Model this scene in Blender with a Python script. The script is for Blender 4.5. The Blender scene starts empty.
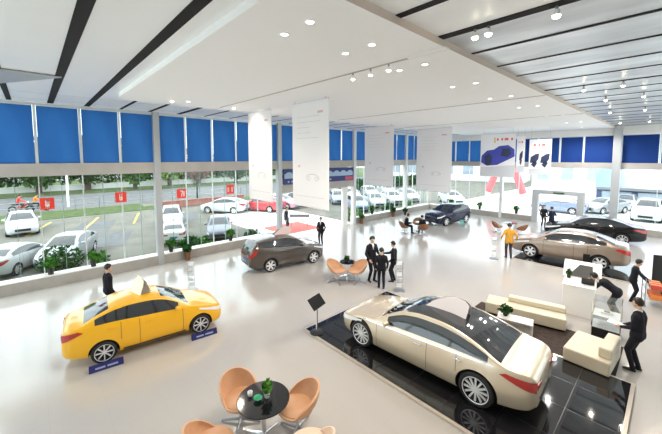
import bpy, bmesh, math, random
import numpy as np
from mathutils import Vector, Matrix
C = bpy.context.scene.collection
PI = math.pi
R = math.radians
random.seed(7)

# ------------------------------------------------------------------ materials
def mat(name, col, rough=.5, metal=0., spec=.5, emit=None, es=0., coat=0., alpha=None):
    m = bpy.data.materials.new(name); m.use_nodes = True
    b = m.node_tree.nodes['Principled BSDF']
    b.inputs['Base Color'].default_value = (*col, 1)
    b.inputs['Roughness'].default_value = rough
    b.inputs['Metallic'].default_value = metal
    b.inputs['Specular IOR Level'].default_value = spec
    b.inputs['Coat Weight'].default_value = coat
    b.inputs['Coat Roughness'].default_value = .05
    if emit: b.inputs['Emission Color'].default_value = (*emit, 1); b.inputs['Emission Strength'].default_value = es
    if alpha is not None: b.inputs['Alpha'].default_value = alpha
    return m

def noisy(name, c1, c2, scale=5., rough=.8, detail=4., metal=0., spec=.3, bump=0.):
    m = mat(name, c1, rough, metal, spec); nt = m.node_tree; b = nt.nodes['Principled BSDF']
    tc = nt.nodes.new('ShaderNodeTexCoord'); n = nt.nodes.new('ShaderNodeTexNoise'); r = nt.nodes.new('ShaderNodeValToRGB')
    n.inputs['Scale'].default_value = scale; n.inputs['Detail'].default_value = detail
    r.color_ramp.elements[0].position = .35; r.color_ramp.elements[1].position = .65
    r.color_ramp.elements[0].color = (*c1, 1); r.color_ramp.elements[1].color = (*c2, 1)
    nt.links.new(tc.outputs['Object'], n.inputs['Vector']); nt.links.new(n.outputs['Fac'], r.inputs['Fac'])
    nt.links.new(r.outputs['Color'], b.inputs['Base Color'])
    if bump:
        bp = nt.nodes.new('ShaderNodeBump'); bp.inputs['Strength'].default_value = bump
        nt.links.new(n.outputs['Fac'], bp.inputs['Height']); nt.links.new(bp.outputs['Normal'], b.inputs['Normal'])
    return m

def glass(name, tint=(.93, .97, .96), gloss=.06, rough=.02):
    m = bpy.data.materials.new(name); m.use_nodes = True; nt = m.node_tree
    for n in list(nt.nodes): nt.nodes.remove(n)
    o = nt.nodes.new('ShaderNodeOutputMaterial'); mx = nt.nodes.new('ShaderNodeMixShader')
    t = nt.nodes.new('ShaderNodeBsdfTransparent'); g = nt.nodes.new('ShaderNodeBsdfGlossy')
    t.inputs['Color'].default_value = (*tint, 1); g.inputs['Roughness'].default_value = rough
    mx.inputs[0].default_value = gloss
    nt.links.new(t.outputs[0], mx.inputs[1]); nt.links.new(g.outputs[0], mx.inputs[2]); nt.links.new(mx.outputs[0], o.inputs['Surface'])
    return m

def leafmat(name, c1, c2):
    m = noisy(name, c1, c2, 3., .8, 2., 0., .1)
    return m

def tile_floor(name):
    m = mat(name, (.8, .76, .70), .2, spec=.85); nt = m.node_tree; b = nt.nodes['Principled BSDF']
    tc = nt.nodes.new('ShaderNodeTexCoord'); br = nt.nodes.new('ShaderNodeTexBrick')
    br.offset = 0; br.inputs['Scale'].default_value = 1.0
    br.inputs['Brick Width'].default_value = .9; br.inputs['Row Height'].default_value = .9; br.inputs['Mortar Size'].default_value = .006
    br.inputs['Color1'].default_value = (.455, .43, .405, 1); br.inputs['Color2'].default_value = (.46, .435, .41, 1); br.inputs['Mortar'].default_value = (.44, .415, .39, 1)
    n = nt.nodes.new('ShaderNodeTexNoise'); n.inputs['Scale'].default_value = .5
    mr = nt.nodes.new('ShaderNodeMapRange'); mr.inputs['To Min'].default_value = .10; mr.inputs['To Max'].default_value = .20
    nt.links.new(tc.outputs['Object'], br.inputs['Vector']); nt.links.new(tc.outputs['Object'], n.inputs['Vector'])
    nt.links.new(br.outputs['Color'], b.inputs['Base Color']); nt.links.new(n.outputs['Fac'], mr.inputs['Value']); nt.links.new(mr.outputs['Result'], b.inputs['Roughness'])
    return m

def panel_ceiling(name, col, rough, metal, refl_cloud):
    # colour noise paints cloudy reflections onto the ceiling panels
    m = mat(name, col, rough, metal, .5); nt = m.node_tree; b = nt.nodes['Principled BSDF']
    tc = nt.nodes.new('ShaderNodeTexCoord'); n = nt.nodes.new('ShaderNodeTexNoise'); n.inputs['Scale'].default_value = .9; n.inputs['Detail'].default_value = 3
    mp = nt.nodes.new('ShaderNodeMapping'); mp.inputs['Scale'].default_value = (.5, 1.6, 1)
    r = nt.nodes.new('ShaderNodeValToRGB'); r.color_ramp.elements[0].position = .3; r.color_ramp.elements[1].position = .7
    r.color_ramp.elements[0].color = (*[c * refl_cloud for c in col], 1); r.color_ramp.elements[1].color = (*col, 1)
    nt.links.new(tc.outputs['Object'], mp.inputs['Vector']); nt.links.new(mp.outputs['Vector'], n.inputs['Vector']); nt.links.new(n.outputs['Fac'], r.inputs['Fac']); nt.links.new(r.outputs['Color'], b.inputs['Base Color'])
    return m

M = dict(
    floor=tile_floor('floor_tile'),
    ceil=panel_ceiling('ceiling_panel', (.96, .975, .99), .3, .05, .95),
    metalceil=panel_ceiling('metal_ceiling_panel', (.86, .89, .93), .30, .45, .55),
    white=mat('white_paint', (.86, .85, .83), .6), softwhite=mat('drop_ceiling_white', (.95, .955, .97), .75),
    fascia=mat('drop_fascia_tan', (.66, .57, .50), .6),
    slot=mat('ceiling_slot_black', (.008, .008, .009), .9),
    beam=noisy('beam_greige', (.45, .42, .39), (.50, .47, .44), 1.5, .6), plinth=noisy('plinth_taupe', (.34, .315, .29), (.40, .37, .34), 2., .5),
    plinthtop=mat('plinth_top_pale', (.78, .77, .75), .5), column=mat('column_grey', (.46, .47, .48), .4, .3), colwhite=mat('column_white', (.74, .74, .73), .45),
    mullion=mat('mullion_silver', (.72, .76, .78), .35, .4), fin=mat('glass_edge_green', (.25, .36, .33), .2),
    glass=glass('clear_window_glass', gloss=.025), clear=glass('clear_acrylic', (.95, .97, .98), .10),
    matte=mat('black_matte', (.010, .010, .011), .7, spec=.15),
    black=mat('black_satin', (.012, .012, .014), .35), gloss=mat('black_gloss', (.008, .008, .01), .06, spec=.6), rubber=mat('tyre_rubber', (.014, .014, .015), .75),
    alloy=mat('alloy_wheel', (.85, .85, .86), .3, .3), chrome=mat('chrome', (.78, .78, .8), .12, 1.), steel=mat('grey_steel', (.30, .31, .33), .35, .6),
    carglass=mat('dark_car_glass', (.022, .026, .032), .05, spec=1.0), red=mat('tail_light_red', (.42, .018, .012), .2, coat=.5), lamp=mat('headlight_clear', (.75, .78, .8), .12, spec=.8),
    darkwell=mat('wheel_well_dark', (.01, .01, .01), .9), seam=mat('panel_gap', (.05, .045, .04), .8), plate=mat('plate_blue', (.05, .10, .42), .4),
    plateW=mat('plate_white', (.8, .8, .8), .4),
    yellow=mat('taxi_yellow_paint', (.86, .44, .006), .28, spec=.5, coat=.6), pearl=mat('pearl_champagne_paint', (.64, .54, .40), .25, .35, coat=.8),
    brown=mat('dark_bronze_paint', (.085, .066, .055), .25, .35, coat=.9), bronze=mat('light_bronze_paint', (.30, .23, .175), .28, .4, coat=.8),
    carblack=mat('black_car_paint', (.006, .006, .007), .2, spec=.3, coat=.35), navy=mat('navy_car_paint', (.008, .010, .035), .25, spec=.3, coat=.4),
    carwhite=mat('white_car_paint', (.60, .62, .64), .3, coat=.6), silver=mat('silver_car_paint', (.38, .40, .43), .3, .4, coat=.6), greycar=mat('slate_car_paint', (.17, .18, .23), .3, .3, coat=.6),
    redcar=mat('red_car_paint', (.55, .06, .07), .3, coat=.6), pinkcar=mat('pink_car_paint', (.72, .36, .48), .3, coat=.6), bluecar=mat('steel_blue_car_paint', (.30, .38, .52), .3, .3, coat=.6),
    cream=noisy('cream_leather', (.62, .56, .43), (.66, .60, .47), 3., .45), tan=noisy('tan_leather', (.58, .32, .18), (.64, .37, .22), 4., .45), paleTan=noisy('pale_tan_leather', (.72, .54, .41), (.76, .58, .45), 4., .45),
    brownleather=noisy('brown_leather', (.22, .10, .05), (.30, .15, .08), 4., .5),
    skin=mat('skin', (.62, .40, .29), .55), suit=mat('black_suit_cloth', (.012, .012, .017), .8, spec=.2), navysuit=mat('navy_suit_cloth', (.02, .022, .045), .8, spec=.2), shirt=mat('white_shirt_cloth', (.8, .8, .8), .8), ochre=mat('ochre_jacket_cloth', (.62, .30, .03), .8),
    hair=mat('dark_hair', (.012, .009, .008), .6), hairbrown=mat('dark_brown_hair', (.025, .015, .010), .6), shoe=mat('black_shoe_leather', (.01, .01, .01), .35), lip=mat('lips', (.45, .16, .13), .5), eye=mat('eye_dark', (.01, .01, .01), .3), orangevest=mat('orange_vest_cloth', (.9, .24, .01), .8), jeans=mat('dark_trouser_cloth', (.03, .032, .045), .8), paper=mat('white_paper', (.85, .85, .85), .7),
    blue=None, leaf=leafmat('green_leaves', (.03, .12, .02), (.10, .28, .04)), leafdark=leafmat('dark_green_leaves', (.012, .05, .012), (.035, .12, .025)), leaftree=leafmat('tree_leaves', (.035, .10, .025), (.11, .22, .06)), leafpale=leafmat('pale_green_leaves', (.22, .36, .10), (.34, .46, .16)), leafrust=leafmat('rust_leaves', (.30, .14, .10), (.40, .22, .16)),
    bark=noisy('tree_bark', (.09, .06, .05), (.15, .11, .09), 6., .9), pot=mat('black_plant_pot', (.02, .018, .016), .5), potbrown=noisy('brown_wood_planter', (.16, .07, .03), (.25, .12, .06), 5., .6), soil=mat('soil', (.05, .03, .02), .95),
    concrete=noisy('forecourt_concrete', (.135, .13, .11), (.185, .178, .153), .6, .85), road=noisy('asphalt_road', (.12, .122, .127), (.15, .152, .157), 1.2, .85), grass=noisy('grass', (.04, .075, .016), (.095, .125, .04), 1.6, .9), paleground=mat('bright_forecourt', (.86, .85, .82), .8),
    yline=mat('yellow_road_paint', (.78, .56, .08), .7), redcarpet=mat('red_carpet_cloth', (.55, .12, .10), .9), brick=noisy('red_brick_wall', (.36, .15, .12), (.44, .21, .17), 4., .8), sign=mat('red_sign', (.80, .05, .03), .5), signwhite=mat('sign_white', (.9, .88, .86), .6),
    banner=mat('banner_white', (.90, .885, .89), .7), sketch=mat('banner_grey_line', (.60, .59, .60), .7), banred=mat('banner_pink_mark', (.75, .52, .52), .7), boardmark=mat('board_pale_mark', (.30, .32, .45), .6), postergrey=mat('poster_grey', (.66, .68, .72), .6), posterblue=mat('poster_blue', (.05, .07, .42), .5), posterdark=mat('poster_dark', (.03, .04, .10), .5), posterred=mat('poster_red', (.75, .12, .10), .6), posteryellow=mat('poster_gold', (.8, .6, .2), .6),
    screen=mat('blue_display', (.010, .018, .16), .35), screenlight=mat('display_pale_band', (.38, .50, .68), .4), screenred=mat('display_red', (.55, .06, .10), .4),
    darkcarpet=noisy('dark_brown_carpet', (.035, .024, .020), (.06, .042, .034), 9., .85), platform=mat('black_polished_platform', (.012, .012, .014), .04, spec=.7), platedge=mat('platform_metal_edge', (.62, .55, .48), .3, .5),
    bulb=mat('lamp_glow', (1, .95, .85), .5, emit=(1, .88, .66), es=14.), down=mat('downlight_glow', (1, 1, 1), .5, emit=(1, .97, .92), es=7.), trimring=mat('downlight_ring', (.9, .9, .9), .4),
    deskwhite=mat('white_laminate', (.84, .83, .81), .35), ramp=mat('deep_blue_board', (.010, .012, .11), .4), arch=mat('coral_inflatable', (.72, .18, .20), .6), tealm=mat('teal_plastic', (.15, .55, .52), .4), orangebox=mat('orange_goods', (.80, .24, .04), .5), redbox=mat('red_goods', (.62, .08, .05), .5),
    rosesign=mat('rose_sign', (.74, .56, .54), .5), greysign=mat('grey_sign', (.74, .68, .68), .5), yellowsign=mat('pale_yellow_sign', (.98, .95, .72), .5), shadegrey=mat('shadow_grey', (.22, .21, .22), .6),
    building=noisy('pale_render_wall', (.70, .70, .69), (.76, .76, .75), .5, .8), bwindow=mat('far_window', (.30, .36, .42), .2), shopdark=mat('shop_front_dark', (.05, .07, .16), .4), greenglass=mat('green_bowl', (.05, .45, .22), .2), copper=mat('downlight_copper', (.8, .6, .4), .4),
)

def blind_mat():
    m = mat('blue_blind_cloth', (.02, .14, .52), .75, spec=.2); nt = m.node_tree; b = nt.nodes['Principled BSDF']
    tc = nt.nodes.new('ShaderNodeTexCoord'); w = nt.nodes.new('ShaderNodeTexNoise'); w.inputs['Scale'].default_value = 1.3
    mp = nt.nodes.new('ShaderNodeMapping'); mp.inputs['Scale'].default_value = (1, 1, .25)
    r = nt.nodes.new('ShaderNodeValToRGB'); r.color_ramp.elements[0].color = (.022, .11, .36, 1); r.color_ramp.elements[1].color = (.04, .18, .50, 1)
    nt.links.new(tc.outputs['Object'], mp.inputs['Vector']); nt.links.new(mp.outputs['Vector'], w.inputs['Vector']); nt.links.new(w.outputs['Fac'], r.inputs['Fac']); nt.links.new(r.outputs['Color'], b.inputs['Base Color'])
    tr = nt.nodes.new('ShaderNodeBsdfTranslucent'); mx = nt.nodes.new('ShaderNodeMixShader'); mx.inputs[0].default_value = .2
    nt.links.new(r.outputs['Color'], tr.inputs['Color']); out = nt.nodes['Material Output']
    nt.links.new(b.outputs[0], mx.inputs[1]); nt.links.new(tr.outputs[0], mx.inputs[2]); nt.links.new(mx.outputs[0], out.inputs['Surface'])
    return m
M['blue'] = blind_mat()
M['banner'] = mat('banner_white_cloth', (.95, .94, .94), .7)
_nt = M['banner'].node_tree; _t = _nt.nodes.new('ShaderNodeBsdfTranslucent'); _t.inputs['Color'].default_value = (.95, .94, .95, 1); _x = _nt.nodes.new('ShaderNodeMixShader'); _x.inputs[0].default_value = .45
_nt.links.new(_nt.nodes['Principled BSDF'].outputs[0], _x.inputs[1]); _nt.links.new(_t.outputs[0], _x.inputs[2]); _nt.links.new(_x.outputs[0], _nt.nodes['Material Output'].inputs['Surface'])
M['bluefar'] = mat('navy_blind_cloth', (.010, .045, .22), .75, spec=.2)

def billboard_mat():
    m = mat('billboard_print', (.5, .6, .8), .5); nt = m.node_tree; b = nt.nodes['Principled BSDF']
    tc = nt.nodes.new('ShaderNodeTexCoord'); s = nt.nodes.new('ShaderNodeSeparateXYZ'); r = nt.nodes.new('ShaderNodeValToRGB'); n = nt.nodes.new('ShaderNodeTexNoise'); n.inputs['Scale'].default_value = .25
    ad = nt.nodes.new('ShaderNodeMath'); ad.operation = 'MULTIPLY_ADD'; ad.inputs[1].default_value = .35
    e = r.color_ramp.elements; e[0].position = 0; e[0].color = (.85, .9, .95, 1); e[1].position = 1; e[1].color = (.72, .45, .72, 1)
    for p, c in ((.25, (.25, .55, .85)), (.5, (.35, .40, .75)), (.75, (.8, .72, .85))): x = e.new(p); x.color = (*c, 1)
    nt.links.new(tc.outputs['Generated'], s.inputs[0]); nt.links.new(tc.outputs['Object'], n.inputs['Vector'])
    nt.links.new(n.outputs['Fac'], ad.inputs[0]); nt.links.new(s.outputs['X'], ad.inputs[2]); nt.links.new(ad.outputs[0], r.inputs['Fac']); nt.links.new(r.outputs['Color'], b.inputs['Base Color'])
    return m
M['billboard'] = billboard_mat()

# ------------------------------------------------------------------ mesh builder
class MB:
    def __init__(s): s.v = []; s.f = []; s.m = []
    def add(s, vs, fs, mi=0):
        o = len(s.v); s.v += [tuple(v) for v in vs]; s.f += [tuple(i + o for i in f) for f in fs]; s.m += [mi] * len(fs); return s
    def box(s, c, d, rz=0, mi=0, rx=0, ry=0):
        rot = (Matrix.Rotation(rz, 3, 'Z') @ Matrix.Rotation(ry, 3, 'Y') @ Matrix.Rotation(rx, 3, 'X'))
        vs = [Vector(c) + rot @ Vector((x * d[0] / 2, y * d[1] / 2, z * d[2] / 2)) for z in (-1, 1) for x, y in ((-1, -1), (1, -1), (1, 1), (-1, 1))]
        return s.add(vs, [(3, 2, 1, 0), (4, 5, 6, 7), (0, 1, 5, 4), (1, 2, 6, 5), (2, 3, 7, 6), (3, 0, 4, 7)], mi)
    def b2(s, lo, hi, mi=0): return s.box([(a + b) / 2 for a, b in zip(lo, hi)], [abs(b - a) for a, b in zip(lo, hi)], 0, mi)
    def cyl(s, a, b, r0, r1=None, n=12, mi=0):
        a = Vector(a); b = Vector(b); r1 = r0 if r1 is None else r1; d = (b - a)
        q = d.to_track_quat('Z', 'Y').to_matrix() if d.length > 1e-9 else Matrix.Identity(3)
        vs = []
        for p, r in ((a, r0), (b, r1)):
            for i in range(n):
                t = 2 * PI * i / n; vs.append(p + q @ Vector((r * math.cos(t), r * math.sin(t), 0)))
        fs = [(i, (i + 1) % n, n + (i + 1) % n, n + i) for i in range(n)] + [tuple(range(n - 1, -1, -1)), tuple(range(n, 2 * n))]
        return s.add(vs, fs, mi)
    def tube(s, pts, r, n=8, mi=0):
        for a, b in zip(pts, pts[1:]): s.cyl(a, b, r, r, n, mi)
        return s
    def lathe(s, prof, n=24, c=(0, 0, 0), axis='z', mi=0):
        vs = []; k = len(prof)
        for i in range(n):
            t = 2 * PI * i / n
            for r, z in prof:
                x, y = r * math.cos(t), r * math.sin(t)
                vs.append((c[0] + x, c[1] + y, c[2] + z) if axis == 'z' else (c[0] + x, c[1] + z, c[2] + y))
        fs = []
        for i in range(n):
            j = (i + 1) % n
            for q in range(k - 1):
                f = (i * k + q, j * k + q, j * k + q + 1, i * k + q + 1)
                fs.append(f if axis == 'z' else f[::-1])
        return s.add(vs, fs, mi)
    def ball(s, c, r, n=12, mi=0, m=8):
        r = (r, r, r) if isinstance(r, (int, float)) else r
        prof = [(math.sin(PI * q / m), -math.cos(PI * q / m)) for q in range(m + 1)]
        vs = []; fs = []
        for i in range(n):
            t = 2 * PI * i / n
            for a, z in prof: vs.append((c[0] + r[0] * a * math.cos(t), c[1] + r[1] * a * math.sin(t), c[2] + r[2] * z))
        k = m + 1
        for i in range(n):
            j = (i + 1) % n
            for q in range(m): fs.append((i * k + q, j * k + q, j * k + q + 1, i * k + q + 1))
        return s.add(vs, fs, mi)
    def prism(s, poly, h0, h1, fn, mi=0):
        # poly: 2D points; fn(u, v, h) -> 3D
        n = len(poly); vs = [fn(u, v, h0) for u, v in poly] + [fn(u, v, h1) for u, v in poly]
        return s.add(vs, [tuple(range(n - 1, -1, -1)), tuple(range(n, 2 * n))] + [(i, (i + 1) % n, n + (i + 1) % n, n + i) for i in range(n)], mi)
    def leaves(s, c, r, n, size, seed=0, mi=0, up=.3):
        rd = random.Random(seed)
        for _ in range(n):
            while True:
                p = Vector((rd.uniform(-1, 1), rd.uniform(-1, 1), rd.uniform(-1, 1)))
                if .25 < p.length < 1: break
            p = p * (.55 + .45 * p.length)
            q = Vector((c[0] + p.x * r[0], c[1] + p.y * r[1], c[2] + p.z * r[2]))
            a = Vector((rd.gauss(0, 1), rd.gauss(0, 1), rd.gauss(0, 1) + up)).normalized(); b = a.orthogonal().normalized(); t = rd.uniform(0, 2 * PI)
            b = Matrix.Rotation(t, 3, a) @ b; d = a.cross(b); l = size * rd.uniform(.7, 1.4); w = l * .45
            s.add([q - b * l, q - d * w, q + b * l, q + d * w], [(0, 1, 2, 3)], mi)
        return s
    def mesh(s, name, mats, smooth=True, angle=35, merge=True):
        me = bpy.data.meshes.new(name); me.from_pydata(s.v, [], s.f)
        for m in (mats if isinstance(mats, (list, tuple)) else [mats]): me.materials.append(m)
        me.polygons.foreach_set('material_index', s.m)
        bm = bmesh.new(); bm.from_mesh(me)
        if merge: bmesh.ops.remove_doubles(bm, verts=bm.verts, dist=1e-5)
        if merge: bmesh.ops.recalc_face_normals(bm, faces=bm.faces)
        bm.to_mesh(me); bm.free()
        if smooth:
            me.polygons.foreach_set('use_smooth', [True] * len(me.polygons)); me.set_sharp_from_angle(angle=R(angle))
        me.update(); return me
    def build(s, name, mats, parent=None, bevel=0, seg=2, **k):
        o = bpy.data.objects.new(name, s.mesh(name, mats, **k)); C.objects.link(o); o.parent = parent
        if bevel:
            b = o.modifiers.new('bevel', 'BEVEL'); b.width = bevel; b.segments = seg; b.limit_method = 'ANGLE'
        return o

def tag(o, label=None, cat=None, group=None, kind=None):
    if label: o['label'] = label
    if cat: o['category'] = cat
    if group: o['group'] = group
    if kind: o['kind'] = kind
    return o
def thing(name, label, cat, loc=(0, 0, 0), rz=0, group=None, scale=1):
    o = bpy.data.objects.new(name, None); C.objects.link(o); o.location = loc; o.rotation_euler = (0, 0, rz); o.scale = (scale,) * 3
    o.empty_display_size = .1
    return tag(o, label, cat, group)
def struct(o, label=None): return tag(o, label, None, None, 'structure')
def copy_tree(o, parent=None):
    c = o.copy(); C.objects.link(c); c.parent = parent
    for ch in list(o.children): copy_tree(ch, c)
    return c
def dup(o, label, loc, rz=0, group=None, scale=None):
    c = copy_tree(o); c.location = loc; c.rotation_euler = (0, 0, rz)
    if scale: c.scale = (scale,) * 3
    tag(c, label, None, group); return c
ORD = ['first', 'second', 'third', 'fourth', 'fifth', 'sixth', 'seventh', 'eighth', 'ninth', 'tenth', 'eleventh', 'twelfth']
# ------------------------------------------------------------------ room
LX, FY, CZ = -16.8, 29.3, 7.3
struct(MB().b2((LX - .5, -7, -.12), (7, FY + .4, 0)).build('floor', M['floor'], smooth=False), 'pale beige polished tile floor of the showroom')
SL = [(-.44, .13), (.59, .17), (1.62, .17), (2.7, .10), (3.73, .12), (4.88, .17), (6.04, .075), (7.27, .06), (8.45, .05), (9.56, .05), (10.85, .09), (12.0, .05), (13.2, .05), (14.4, .05), (15.6, .05), (17.0, .08), (18.4, .05), (19.8, .05), (21.2, .05), (22.6, .05), (24.2, .05), (25.8, .05), (26.4, .05)]
SL = [(y * 1.105, w * 1.1) for y, w in SL]
DX0, DX1, DY0, DY1, DZ = -13.1, -2.95, 2.22, 29.25, 7.17
# ceiling above: one slab, left part pale panels, right part metal panels
cm = MB().b2((LX - .5, -7, CZ), (-6, FY + .4, CZ + .2), 0).b2((-6, -7, CZ), (7, 5.35, CZ + .2), 0).b2((-6, 5.35, CZ), (7, FY + .4, CZ + .2), 1)
struct(cm.build('ceiling', [M['ceil'], M['metalceil']], smooth=False), 'ceiling of pale and metallic panels')
n = 0
def trim(mb, mats, label, **k):
    global n; n += 1
    return struct(mb.build('trim_%d' % n, mats, **k), label)
for y, w in SL:
    for x0, x1 in ((LX + .05, 7),):
        if DY0 < y < DY1:
            trim(MB().b2((LX + .05, y - w / 2, CZ - .012), (DX0 + .3, y + w / 2, CZ + .01)), M['slot'], 'black ceiling slot between panels')
            trim(MB().b2((DX1 - .3, y - w / 2, CZ - .012), (7, y + w / 2, CZ + .01)), M['slot'], 'black ceiling slot between panels')
        else:
            trim(MB().b2((LX + .05, y - w / 2, CZ - .012), (7, y + w / 2, CZ + .01)), M['slot'], 'black ceiling slot between panels')
# joints running the other way on the left ceiling
for x in (-15.9, -14.4): trim(MB().b2((x - .015, -7, CZ - .008), (x + .015, FY, CZ + .01)), M['mullion'], 'pale ceiling joint')
# dropped white ceiling with tan edge, round near corner
def rr(x0, y0, x1, y1, r):
    p = []
    for cx, cy, a0 in ((x0 + r, y0 + r, 180), (x1 - .05, y0 + .05, 270), (x1 - .05, y1 - .05, 0), (x0 + r, y1 - r, 90)):
        rad = r if cx == x0 + r else .05
        for i in range(7): t = R(a0 + 15 * i); p.append((cx + rad * math.cos(t), cy + rad * math.sin(t)))
    return p
d = MB(); P = rr(DX0, DY0, DX1, DY1, .5); k = len(P)
d.add([(x, y, DZ) for x, y in P] + [(x, y, CZ) for x, y in P], [tuple(range(k - 1, -1, -1))], 0)
d.f += [(i, (i + 1) % k, k + (i + 1) % k, k + i) for i in range(k)]; d.m += [1 if P[i][0] > DX1 - .2 else 0 for i in range(k)]
trim(d, [M['softwhite'], M['fascia']], 'dropped white ceiling with tan edge on the right', smooth=False)
for y in (5.62, 12.1, 18.4): trim(MB().b2((DX0 + .6, y - .03, DZ - .012), (DX1 - .02, y + .03, DZ + .01)), M['beam'], 'narrow groove across the dropped ceiling')
trim(MB().b2((DX1 - .8, 5.54, DZ - .02), (DX1 + .02, 5.7, DZ + .01)), M['trimring'], 'pale end plate of the ceiling groove')

w_ = MB(); P_ = [(-10.95, -1.6), (-11.0, .69), (-13.0, -.53), (-14.2, -1.6)]; w_.add([(x, y, CZ - .05) for x, y in P_] + [(x, y, CZ - .02) for x, y in P_], [(3, 2, 1, 0), (4, 5, 6, 7), (0, 1, 5, 4), (1, 2, 6, 5), (2, 3, 7, 6), (3, 0, 4, 7)])  # thin grey wedge-shaped sheet just under the ceiling panels
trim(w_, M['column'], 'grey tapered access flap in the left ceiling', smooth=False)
# ---- left glass wall
LB = [-4.0, -2.6, -1.2, .17, 1.55, 2.93, 4.38, 5.74, 7.1, 8.46, 9.84, 11.3, 12.6, 13.98, 15.36, 16.8, 18.15, 19.5, 20.9, 22.3, 23.7, 25.1, 26.5, 27.9, 29.3]
COLY = {4.38, 11.3, 18.15, 25.1}
GX = LX - .25
def plinth(lo, hi, name, label):
    o = MB().b2((*lo, 0), (*hi, .43), 0).b2((lo[0] - .0, lo[1], .43), (hi[0], hi[1], .47), 1)
    struct(o.build(name, [M['plinth'], M['plinthtop']], smooth=False), label)
plinth((LX - .5, -7), (LX, 11.2), 'baseboard_left', 'low taupe plinth with pale top under the left glass wall')
plinth((LX - .5, 18.2), (LX, FY), 'baseboard_left_rear', 'low taupe plinth beyond the entrance')
plinth((LX, FY), (-7.6, FY + .4), 'baseboard_far', 'low plinth under the far glass wall')
plinth((-4.3, FY), (6, FY + .4), 'baseboard_far_right', 'low plinth right of the far door')
trim(MB().b2((LX - .45, -7, 4.45), (LX - .02, FY, 4.95)), M['beam'], 'greige beam across the left glass wall', smooth=False)
trim(MB().b2((LX - .45, -7, 7.24), (LX - .02, FY, CZ)), M['mullion'], 'pale head rail above the blinds', smooth=False)
trim(MB().b2((LX, FY + .02, 4.38), (6, FY + .4, 4.80)), M['beam'], 'greige beam across the far glass wall', smooth=False)
trim(MB().b2((LX, FY + .02, 6.74), (6, FY + .4, CZ)), M['white'], 'white bulkhead above the far blinds', smooth=False)
wb_ = MB().b2((-3, -7.2, 0), (7.2, -7, CZ)).b2((LX - .5, -7.2, 0), (-3, -7, .45)).b2((LX - .5, -7.2, 6.9), (-3, -7, CZ))  # unseen wall; its glazing is added to bring daylight onto ceiling and floor
for k in range(6): wb_.b2((LX + k * 2.75 - .06, -7.18, .45), (LX + k * 2.75 + .06, -7.02, 6.9))
wb_ = struct(wb_.build('wall_back_added', M['white'], smooth=False), 'back wall, glazed at its left part')
MB().b2((LX - .5, -7.11, .45), (-3, -7.09, 6.9)).build('pane', M['glass'], wb_, smooth=False)
wr_ = MB().b2((7, -7, 0), (7.2, 12, CZ)).b2((7, 12, 0), (7.2, FY + .4, .45)).b2((7, 12, 6.9), (7.2, FY + .4, CZ))  # unseen wall added here, far part glazed so daylight reaches the ceiling
for k in range(7): wr_.b2((7.02, 12 + k * 2.9 - .06, .45), (7.18, 12 + k * 2.9 + .06, 6.9))
wr_ = struct(wr_.build('wall_right_added', M['white'], smooth=False), 'right wall, glazed at its far part')
MB().b2((7.09, 12, .45), (7.11, FY + .4, 6.9)).build('pane', M['glass'], wr_, smooth=False)
nw = 0
GB = 'blue roller blinds along the glass wall'
for i, (a, b) in enumerate(zip(LB, LB[1:])):
    nw += 1
    entr = a >= 11.2 and b < 18.3
    z0 = 3.45 if entr else .47
    w = MB()
    fr = MB().b2((GX - .05, b - .045, 4.95), (GX + .12, b + .045, 7.24))
    if not entr or b > 18: fr.b2((GX - .03, b - .018, z0), (GX + .05, b + .018, 4.45))
    fo = struct(fr.build('window_%d' % nw, M['mullion'], smooth=False), 'silver mullion of the left glass wall')
    MB().b2((GX - .01, a + .02, z0), (GX + .01, b - .02, 4.45)).b2((GX - .01, a + .02, 4.95), (GX + .01, b - .02, 7.24)).build('pane', M['glass'], fo, smooth=False)
    if not entr:
        MB().b2((GX - .025, (a + b) / 2 - .008, z0), (GX + .03, (a + b) / 2 + .008, 4.45)).build('glass_fin', M['fin'], fo, smooth=False)
def blind(name, p0, p1, z0, z1, m, label, group, nrm):
    # softly waved cloth sheet + bottom bar + roller
    p0 = Vector(p0); p1 = Vector(p1); nv = Vector(nrm); t = thing(name, label, 'blind', (*((p0 + p1) / 2)[:2], z1), 0, group)
    o = (p0 + p1) / 2; mb = MB(); nx = 12; rd = random.Random(label); ph = rd.uniform(0, 6)
    def pt(u, z): q = p0 + (p1 - p0) * u - o + nv * (.012 * math.sin(u * 9 + ph + z)); return (q.x, q.y, z - z1)
    vs = [pt(u / nx, z0 + (z1 - z0) * k / 6) for k in range(7) for u in range(nx + 1)]
    mb.add(vs, [(k * (nx + 1) + u, k * (nx + 1) + u + 1, (k + 1) * (nx + 1) + u + 1, (k + 1) * (nx + 1) + u) for k in range(6) for u in range(nx)])
    mb.build('cloth', m, t)
    a, b = p0 - o, p1 - o
    MB().cyl((a.x, a.y, z0 - z1), (b.x, b.y, z0 - z1), .018, n=8).build('bottom_bar', m, t)
    MB().cyl((a.x, a.y, -.03), (b.x, b.y, -.03), .035, n=10).build('roller', M['mullion'], t)
    return t
left_names = []
for i, (a, b) in enumerate(zip(LB, LB[1:])):
    if b < -1: continue
    front = [j for j, y in enumerate(LB) if y == 4.38][0]
    if i < front: s = '%s pane to the left of the front grey column' % ORD[front - i - 1]
    elif a < 11: s = '%s pane to the right of the front grey column' % ORD[i - front]
    elif a < 18: s = '%s pane above the entrance, counted from its left column' % ORD[i - 11]
    else: s = '%s pane beyond the entrance on the left wall' % ORD[i - 16]
    ca = .13 if a in COLY else .055; cb = .13 if b in COLY else .055
    blind('roller_blind', (LX - .12, a + ca, 0), (LX - .12, b - cb, 0), 4.96, 7.23, M['blue'], 'blue roller blind lowered over the ' + s, GB, (1, 0, 0))
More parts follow.
